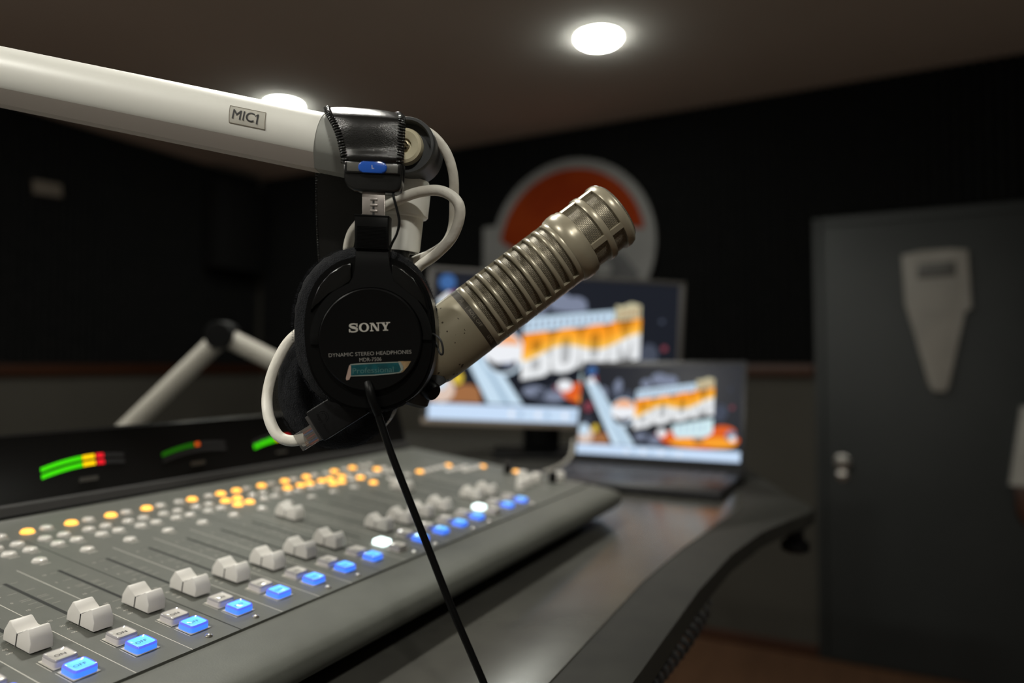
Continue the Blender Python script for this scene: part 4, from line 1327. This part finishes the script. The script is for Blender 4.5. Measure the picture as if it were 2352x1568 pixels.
def ring_pad(bm, fr, rx, ry, tube_r, depth_k, p=2.3, nu=72, nv=18, jitter=.0005, z=0.0, hole=.5):
    """padded oval ring, soft section"""
    rnd = random.Random(5)
    rows = []
    for i in range(nu):
        a = 2 * PI * i / nu
        c, s = math.cos(a), math.sin(a)
        ex_ = math.copysign(abs(c) ** (2 / p), c)
        ey_ = math.copysign(abs(s) ** (2 / p), s)
        row = []
        for j in range(nv):
            b = 2 * PI * j / nv
            off = math.cos(b)
            w_ = tube_r * (off)
            x = (rx - tube_r + w_) * ex_
            y = (ry - tube_r + w_) * ey_
            zz = z + depth_k * math.sin(b)
            jt = rnd.uniform(-jitter, jitter)
            row.append(bm.verts.new(fr @ Vector((x + jt * ex_, y + jt * ey_, zz + rnd.uniform(-jitter, jitter) * .5))))
        rows.append(row)
    for i in range(nu):
        for j in range(nv):
            bm.faces.new((rows[i][j], rows[(i + 1) % nu][j], rows[(i + 1) % nu][(j + 1) % nv], rows[i][(j + 1) % nv]))
    return rows


def fibres(bm, fr, rx, ry, z0, z1, n, p=2.3, ln=.0016, mi=1):
    rnd = random.Random(11)
    for _ in range(n):
        a = rnd.uniform(0, 2 * PI)
        c, s = math.cos(a), math.sin(a)
        ex_ = math.copysign(abs(c) ** (2 / p), c)
        ey_ = math.copysign(abs(s) ** (2 / p), s)
        z = rnd.uniform(z0, z1)
        t_ = (z - (z0 + z1) / 2) / ((z1 - z0) / 2)
        sh_ = 1 - .05 * t_ * t_
        base = Vector((rx * sh_ * ex_, ry * sh_ * ey_, z))
        nrm = Vector((ex_ / rx, ey_ / ry, .25 * t_ / rx)).normalized()
        l_ = ln * rnd.uniform(.3, 1.0)
        d = (nrm + Vector((rnd.uniform(-.8, .8), rnd.uniform(-.8, .8), rnd.uniform(-.6, .6)))).normalized()
        tan = d.cross(Vector((rnd.uniform(-1, 1), rnd.uniform(-1, 1), 1))).normalized()
        w_ = .00006
        v = [bm.verts.new(fr @ (base - nrm * .0004 - tan * w_)), bm.verts.new(fr @ (base - nrm * .0004 + tan * w_)), bm.verts.new(fr @ (base + d * l_))]
        bm.faces.new(v).material_index = mi


# left (near) cup: pad, housing, yoke, plate
pf_ = view_frame(842, 758, .4185, math.radians(2.5))
bm = newbm()
prx, pry = 165 * .4185 / F_PX, 191 * .4185 / F_PX
ring_pad(bm, pf_, prx, pry, .017, .014, 2.25)
add_prism(bm, superellipse(0, 0, prx * .7, pry * .7, 2.25), pf_, -.004, .004)
fibres(bm, pf_, prx, pry, -.012, .012, 5200, 2.25)
obj('ear_pad', bm, ['velour', 'fuzz'], hp, sharp=60)
bm = newbm()
add_prism(bm, superellipse(*cx_(845, 764), 153 * hk, 180 * hk, 2.35, 72), cf, -.026, -.006, .004, 3)
add_prism(bm, superellipse(*cx_(846, 766), 145 * hk, 171 * hk, 2.35, 72), cf, -.010, -.0028, .0014, 2)
cup = obj('ear_cup', bm, 'plastic', hp, sharp=40)
for side_pts in ([(806, 603), (785, 609), (757, 627), (732, 656), (716, 693), (712, 716), (728, 694), (752, 671), (782, 655), (800, 650), (806, 640)], [(899, 606), (925, 618), (950, 640), (971, 676), (982, 715), (966, 694), (944, 672), (918, 656), (902, 645), (899, 632)]):
    bm = newbm(); add_prism(bm, cpts(side_pts), cf, -.006, -.0004, .0007, 3); obj('side_panel', bm, 'gloss_black', cup, sharp=50)
# yoke: neck and C-shaped arm round the plate
yo = []
for d in range(0, 62, 4): yo.append((851 + 141 * math.cos(math.radians(d)), 780 - 141 * math.sin(math.radians(d))))
yo += [(909, 648), (899, 634), (893, 612), (891, 560), (817, 560), (815, 612), (812, 636), (802, 652)]
for d in range(118, 181, 4): yo.append((851 + 141 * math.cos(math.radians(d)), 780 - 141 * math.sin(math.radians(d))))
yo += [(712, 792), (733, 792)]
for d in range(180, -1, -5): yo.append((851 + 121 * math.cos(math.radians(d)), 780 - 121 * math.sin(math.radians(d))))
yo += [(970, 780), (990, 780)]
bm = newbm(); add_prism(bm, cpts(yo), cf, -.004, -.0006, .0008, 2); obj('yoke', bm, 'plastic_matte', hp, sharp=40)
bm = newbm(); add_lathe(bm, cf, [(-.006, 0), (-.006, 119 * hk), (.0004, 119 * hk), (.0013, 117.5 * hk), (.0017, 115 * hk), (.0016, 112 * hk), (.0014, 0)], 96); plate = obj('logo_plate', bm, 'plastic', cup, sharp=30)
# lettering on the plate
bm = newbm()
zt = .00165


def serif_word(bm, x0, y0, w, h, z):
    """SONY in a wide slab-serif hand: each letter from strokes"""
    def P(x, y): return cf @ Vector((x0 + x * w, y0 + y * h, z))
    def q(*pts): bm.faces.new([bm.verts.new(P(*p)) for p in pts])
    # S (0 .. .22)
    path = [(.20, .74), (.185, .90), (.115, .965), (.045, .90), (.03, .74), (.06, .62), (.115, .53), (.175, .42), (.20, .27), (.18, .10), (.11, .03), (.04, .09), (.015, .27)]
    sp_ = spline([(x, y, 0) for x, y in path], 6)
    wd = [.018 + .02 * max(0, 1 - abs(i / (len(sp_) - 1) - .5) * 3.2) for i in range(len(sp_))]
    for i in range(len(sp_) - 1):
        a, b = sp_[i], sp_[i + 1]
        t_ = Vector((b.x - a.x, (b.y - a.y) * .24, 0)).normalized()
        n_ = Vector((-t_.y, t_.x, 0))
        def off(p, s, wv): return (p.x + n_.x * s * wv, p.y + n_.y * s * wv / .24)
        q(off(a, 1, wd[i]), off(b, 1, wd[i + 1]), off(b, -1, wd[i + 1]), off(a, -1, wd[i]))
    q((.178, .62), (.215, .62), (.215, 1.0), (.185, 1.0)); q((0, 0), (.03, 0), (.038, .38), (0, .38))
    # O (.245 .. .49)
    o_ = superellipse(.367, .5, .122, .53, 2.1, 40); i_ = superellipse(.367, .5, .066, .40, 2.1, 40)
    for i in range(40): q(o_[i], o_[(i + 1) % 40], i_[(i + 1) % 40], i_[i])
    # N (.51 .. .75)
    q((.535, 0), (.562, 0), (.562, 1), (.535, 1)); q((.70, 0), (.727, 0), (.727, 1), (.70, 1)); q((.535, 1), (.60, 1), (.727, 0), (.67, 0))
    for a, b, y in ((.51, .592, 0), (.51, .6, .88), (.672, .752, .88)): q((a, y), (b, y), (b, y + .12), (a, y + .12))
    # Y (.755 .. 1)
    q((.855, 0), (.91, 0), (.91, .45), (.855, .45)); q((.785, 1), (.848, 1), (.91, .45), (.855, .42)); q((.94, 1), (.97, 1), (.91, .42), (.872, .45))
    for a, b, y in ((.82, .945, 0), (.762, .872, .88), (.90, 1.0, .88)): q((a, y), (b, y), (b, y + .12), (a, y + .12))


x0, y0 = cx_(803, 763)
serif_word(bm, x0, y0, 95 * hk, 19.5 * hk, zt)
obj('logo_lettering', bm, 'silver_print', cup, sharp=0)
bm = newbm()
add_text(bm, 'DYNAMIC STEREO HEADPHONES', 12.2 * hk, cf @ Matrix.Translation((*cx_(851, 812), 0)), z=zt, sx=1.04)
add_text(bm, 'MDR-7506', 12.2 * hk, cf @ Matrix.Translation((*cx_(852, 825.5), 0)), z=zt, sx=.95)
obj('model_lettering', bm, 'dim_silver', cup, sharp=0)
# worn sticker
bm = newbm()
add_poly(bm, cpts([(916, 829), (945, 829), (937, 842), (926, 854), (914, 858)]), cf, zt + .00002, mi=3)
add_prism(bm, cpts([(806, 836), (824, 834), (870, 832), (921, 830), (928, 842), (922, 855), (905, 858), (860, 862), (806, 864)]), cf, zt + .00003, zt + .00025, mi=1)
add_poly(bm, cpts([(808, 838), (860, 834.5), (919, 832), (925, 842), (919, 853.5), (900, 856), (860, 859.5), (808, 862)]), cf, zt + .00028, mi=0)
add_poly(bm, cpts([(916, 831), (920, 831), (928, 848), (924, 852)]), cf, zt + .00031, mi=1)
add_poly(bm, cpts([(804, 838), (808, 840), (808, 862), (804, 871), (798, 873), (796, 869)]), cf, zt + .00031, mi=4)
add_text(bm, 'Professional', 18.0 * hk, cf @ Matrix.Translation((*cx_(858.5, 850), 0)), z=zt + .0003, mi=2, sx=1.10)
obj('worn_sticker', bm, ['teal', 'sticker_rim', 'teal_text', 'tan', 'pinkish'], cup, sharp=0, label='torn teal sticker reading Professional')
# strain relief and cord
bm = newbm()
add_tube(bm, spline([at(846, 880, .395), at(850, 898, .3925), at(857, 922, .3925), at(869, 950, .3945)], 6), [.0028 - .00002 * i for i in range(19)], 16)
obj('strain_relief', bm, 'plastic_matte', hp)
bm = newbm()
add_tube(bm, spline([at(866, 944, .3945), at(878, 980, .395), at(902, 1050, .395), (at(941, 1150, .395)), at(985, 1262, .395), at(1036, 1392, .395), at(1082, 1500, .395), at(1125, 1600, .395), at(1190, 1750, .392)], 8), .00215, 16)
obj('cord', bm, 'plastic_matte', hp)
# slider, housing, clip
bm = newbm(); add_prism(bm, cpts([(829, 425), (882, 430), (882, 505), (829, 503)]), cf, -.0040, -.0030, .0003)
slider = obj('slider', bm, 'steel', hp, label='scratched steel slider strip')
bm = newbm()
for i in range(4):
    yy = 452 + i * 13.5
    add_prism(bm, cpts([(848, yy), (865, yy + 1), (865, yy + 6), (848, yy + 5)]), cf, -.003, -.0025, .0002)
    add_poly(bm, cpts([(853, yy + 6), (858, yy + 6), (858, yy + 13), (853, yy + 13)]), cf, -.00295, mi=1)
obj('slider_notches', bm, ['steel', 'ink'], slider)
bm = newbm(); add_prism(bm, cpts([(815, 492), (894, 496), (893, 574), (815, 572)]), cf, -.0085, .0012, .0009, 2)
add_prism(bm, cpts([(815, 492), (894, 496), (894, 500), (815, 496)]), cf, .0012, .0015, .0001)
for i in range(16):
    yy = 519 + i * 3.25
    add_prism(bm, cpts([(821, yy), (888, yy + 3), (888, yy + 4.7), (821, yy + 1.7)]), cf, .0011, .0015, .00015, 1)
obj('slider_housing', bm, 'plastic', hp, sharp=30)
bm = newbm()
add_prism(bm, cpts([(787, 366), (925, 374), (922, 420), (916, 436), (905, 442), (812, 437), (796, 427), (789, 412)]), cf, -.0095, -.0005, .0016, 3)
add_prism(bm, cpts([(792, 370), (921, 377), (919, 402), (792, 396)]), cf, -.001, .0010, .0006, 2)
clip = obj('band_clip', bm, 'gloss', hp, sharp=40)
bm = newbm(); add_prism(bm, cpts([(798, 373), (916, 379), (914, 399), (798, 393)]), cf, .0009, .0012, .0002); obj('clip_panel', bm, 'clip_grey', clip)
bm = newbm()
cxp, cyp = cx_(857, 386)
pill = [(cxp + 22 * hk + 11 * hk * math.cos(math.radians(a)), cyp + 12.5 * hk * math.sin(math.radians(a))) for a in range(-90, 91, 15)] + [(cxp - 22 * hk + 11 * hk * math.cos(math.radians(a)), cyp + 12.5 * hk * math.sin(math.radians(a))) for a in range(90, 271, 15)]
pr_ = math.radians(-5.5)
pill = [(cxp + (x - cxp) * math.cos(pr_) - (y - cyp) * math.sin(pr_), cyp + (x - cxp) * math.sin(pr_) + (y - cyp) * math.cos(pr_)) for x, y in pill]
add_prism(bm, pill, cf, .001, .0024, .0008, 3)
badge = obj('side_badge', bm, 'blue_badge', clip, sharp=60, label='blue pill badge with letter L')
bm = newbm(); add_text(bm, 'L', 12 * hk, cf @ Matrix.Translation((*cx_(858, 386), 0)), z=.00245); obj('badge_lettering', bm, 'print', clip, sharp=0)
# headband: padded leather loft from clip, over the arm and down behind
stn = [((788, 374), .3975, (922, 380), .3975), ((787, 361), .3960, (923, 365), .3958), ((784, 344), .3976, (924, 346), .3972), ((776, 312), .3980, (926, 311), .3972), ((766, 288), .3992, (927, 290), .3976), ((755, 268), .402, (927, 276), .3998), ((749, 256), .407, (925, 268), .405), ((748, 250), .413, (920, 264), .412), ((750, 254), .428, (912, 267), .427),
       ((746, 268), .442, (900, 282), .442), ((738, 300), .452, (885, 310), .452), ((732, 350), .459, (873, 355), .459), ((729, 420), .464, (868, 425), .464), ((730, 500), .467, (868, 503), .467), ((733, 570), .468, (866, 572), .468), ((736, 604), .468, (862, 606), .468)]
Lc = spline([at(*s[0], s[1]) for s in stn], 5)
Rc = spline([at(*s[2], s[3]) for s in stn], 5)
nst = len(Lc)
NX = 14
bm = newbm()
outer_r, inner_r = [], []
for i in range(nst):
    l, r_ = Lc[i], Rc[i]
    tn = ((Lc[min(i + 1, nst - 1)] - Lc[max(i - 1, 0)]) + (Rc[min(i + 1, nst - 1)] - Rc[max(i - 1, 0)])).normalized()
    nrm = tn.cross(r_ - l).normalized()
    mid = (l + r_) / 2
    # outward = away from the arm axis
    away = (mid - a0) - ax * (mid - a0).dot(ax)
    if nrm.dot(away) < 0: nrm = -nrm
    ro, ri = [], []
    for j in range(NX + 1):
        t_ = j / NX
        prof_ = max(0.0, 1 - abs(2 * t_ - 1) ** 3.2)
        ro.append(bm.verts.new(l.lerp(r_, t_) + nrm * (.0004 + .0017 * prof_)))
        ri.append(bm.verts.new(l.lerp(r_, t_) - nrm * (.0004 + .0011 * prof_)))
    outer_r.append(ro); inner_r.append(ri)
for i in range(nst - 1):
    for j in range(NX):
        bm.faces.new((outer_r[i][j], outer_r[i][j + 1], outer_r[i + 1][j + 1], outer_r[i + 1][j]))
        bm.faces.new((inner_r[i][j], inner_r[i + 1][j], inner_r[i + 1][j + 1], inner_r[i][j + 1]))
    for j in (0, NX): bm.faces.new((outer_r[i][j], inner_r[i][j], inner_r[i + 1][j], outer_r[i + 1][j]))
for i in (0, nst - 1):
    for j in range(NX): bm.faces.new((outer_r[i][j], outer_r[i][j + 1], inner_r[i][j + 1], inner_r[i][j]))
band = obj('headband', bm, 'leather', hp, sharp=60)
# overcast stitching along both edges
for edge_pts, other in ((Lc, Rc), (Rc, Lc)):
    bm = newbm()
    acc = 0.0
    for i in range(nst - 1):
        p, q_ = edge_pts[i], edge_pts[i + 1]
        seg_l = (q_ - p).length
        tn = (q_ - p).normalized()
        inw = (other[i] - p).normalized()
        nr_ = tn.cross(inw).normalized()
        away = (p - a0) - ax * (p - a0).dot(ax)
        if nr_.dot(away) < 0: nr_ = -nr_
        while acc < seg_l:
            c_ = p + tn * acc
            k1 = c_ - inw * .0004 - nr_ * .0009
            k2 = c_ - inw * .0007 + nr_ * .0003 + tn * .0004
            k3 = c_ + inw * .0014 + nr_ * .0013 + tn * .0009
            k4 = c_ + inw * .0030 + nr_ * .0010 + tn * .0011
            add_tube(bm, spline([k1, k2, k3, k4], 2), [.0003, .0006, .0007, .00075, .0007, .0005, .0003], 6)
            acc += .0017
        acc -= seg_l
    obj('stitching', bm, 'leather', band, sharp=60)
# far (right) side: clip, slider, cup and pad seen from inside
rf = view_frame(772, 885, .452)
rk = .452 / F_PX
bm = newbm(); prx2, pry2 = 138 * rk, 147 * rk
ring_pad(bm, rf, prx2, pry2, .021, .014, 2.15, z=-.004)
add_prism(bm, superellipse(0, 0, prx2 * .75, pry2 * .75, 2.1), rf, -.012, -.002)
fibres(bm, rf, prx2, pry2, -.014, .008, 3600, 2.15)
obj('ear_pad', bm, ['velour', 'fuzz'], hp, sharp=60)
bm = newbm(); add_prism(bm, superellipse(0, 0, prx2 * .95, pry2 * .95, 2.3), rf, -.034, -.014, .003); obj('ear_cup', bm, 'plastic', hp, sharp=40)
bm = newbm(); rg = view_frame(800, 650, .474)
add_box(bm, rg, (-.019, -.008, -.004), (.019, .014, .005), .002, 2); obj('band_clip', bm, 'gloss', hp)
bm = newbm(); add_box(bm, rg, (-.0075, -.036, -.001), (.0075, -.006, .0005), .0003); obj('slider', bm, 'steel', hp)
# thin lead from the clip into the yoke and the bare wire loop at the hinge
bm = newbm()
add_tube(bm, spline([at(903, 440, .398), at(904, 452, .3965), at(911, 478, .3965), at(917, 508, .3965), at(912, 535, .3965), at(900, 560, .3965), at(893, 580, .3965), at(892, 600, .397)], 8), .00075, 10)
obj('bridge_lead', bm, 'plastic_matte', hp)
bm = newbm()
add_tube(bm, spline([at(990, 765, .402), at(1001, 770, .398), at(1012, 781, .397), at(1017, 798, .398), at(1017, 812, .40), at(1011, 812, .402), at(1004, 795, .404), at(999, 778, .405), at(993, 772, .407)], 8), .00062, 10)
obj('wire_loop', bm, 'rubber', hp)

# ------------------------------------------------------------------ wall things
# round sign
SX = XR - .046
sf = frame((SX, 1.487, 2.045), (0, -1, 0), (0, 0, 1))
sign = thing('wall_sign', 'large round white wall sign with an orange-red upper half, behind the microphone', 'wall sign', Matrix.Translation((SX, 1.487, 2.045)))
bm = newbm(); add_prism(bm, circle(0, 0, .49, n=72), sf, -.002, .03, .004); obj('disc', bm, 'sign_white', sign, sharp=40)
bm = newbm(); add_prism(bm, [(.435 * math.cos(math.radians(a)), .435 * math.sin(math.radians(a)) + .0) for a in range(8, 173, 4)] + [(-.33, .0), (-.2, .04), (-.05, .10), (.1, .13), (.28, .10)], sf, .029, .036, .002); obj('orange_field', bm, 'sign_orange', sign, sharp=40)
bm = newbm(); add_prism(bm, [(.435 * math.cos(math.radians(a)), .435 * math.sin(math.radians(a))) for a in range(196, 340, 4)] + [(.3, -.05), (.1, -.12), (-.1, -.16), (-.28, -.14)], sf, .029, .036, .002); obj('black_field', bm, 'sign_black', sign, sharp=40)
bm = newbm(); add_prism(bm, circle(.20, -.14, .05, .04, 24), sf, .035, .041, .002); add_prism(bm, [(-.2, -.24), (.12, -.24), (.12, -.20), (-.2, -.20)], sf, .035, .04); obj('raised_mark', bm, 'sign_white', sign)
bm = newbm(); add_box(bm, sf, (-.56, -.22, -.0), (-.40, .16, .026), .02, 3); obj('side_tab', bm, 'sign_white', sign)
# tapering plaque on the door
px_ = XR - .028
pfm = frame((px_, -.26, 1.57), (0, -1, 0), (0, 0, 1))
t = thing('door_plaque', 'pale tapering plaque with a dark window near its top, hung high on the door', 'plaque', Matrix.Translation((px_, -.26, 1.57)))
bm = newbm(); add_prism(bm, [(-.132, .31), (-.06, .325), (.06, .325), (.122, .318), (.132, .06), (.098, .045), (.045, -.27), (.03, -.305), (-.02, -.305), (-.04, -.27), (-.105, .045), (-.122, .08)], pfm, .0005, .03, .006, 3); body_ = obj('panel', bm, 'plaque', t, sharp=40)
bm = newbm(); add_prism(bm, [(-.072, .265), (.075, .272), (.075, .205), (-.072, .2)], pfm, .0295, .032, .001); obj('dark_window', bm, 'plaque_dark', t)
bm = newbm(); add_prism(bm, [(-.098, .06), (.096, .064), (.095, .05), (-.097, .045)], pfm, .0295, .033, .001); obj('cross_band', bm, 'plaque', t)
# second thing at the right edge
gf = frame((px_, -.578, .95), (0, -1, 0), (0, 0, 1))
t = thing('wall_holder', 'white holder with a brown wooden foot at the right edge, below the plaque', 'holder', Matrix.Translation((px_, -.578, .95)))
bm = newbm(); add_prism(bm, [(-.02, .26), (.05, .26), (.07, -.075), (-.068, -.075)], gf, .0005, .045, .008, 3); obj('white_panel', bm, 'holder_white', t)
bm = newbm(); add_prism(bm, [(-.05, -.076), (.055, -.076), (.05, -.19), (.02, -.235), (-.02, -.235), (-.045, -.19)], gf, .0005, .04, .008, 3); obj('wooden_foot', bm, 'wood', t)
# left wall: small card and dark panel
bm = newbm(); add_prism(bm, [(-.075, .032), (.07, .04), (.078, -.032), (-.068, -.04)], frame((2.14, YL - .046, 2.325), (1, 0, 0), (0, 0, 1)), 0, .012, .002)
o = obj('wall_card', bm, 'warm_card'); centre_origin(o, (2.14, YL - .05, 2.325)); tag(o, 'small dim card high on the dark left wall, below the boom arm', 'card')
t = thing('wall_speaker', 'dark box hung on the left wall near the corner, barely visible', 'speaker', Matrix.Translation((3.30, YL - .046, 2.25)))
bm = newbm(); add_box(bm, I4, (3.12, YL - .20, 2.02), (3.50, YL - .046, 2.60), .008); obj('cabinet', bm, 'grey_box', t)
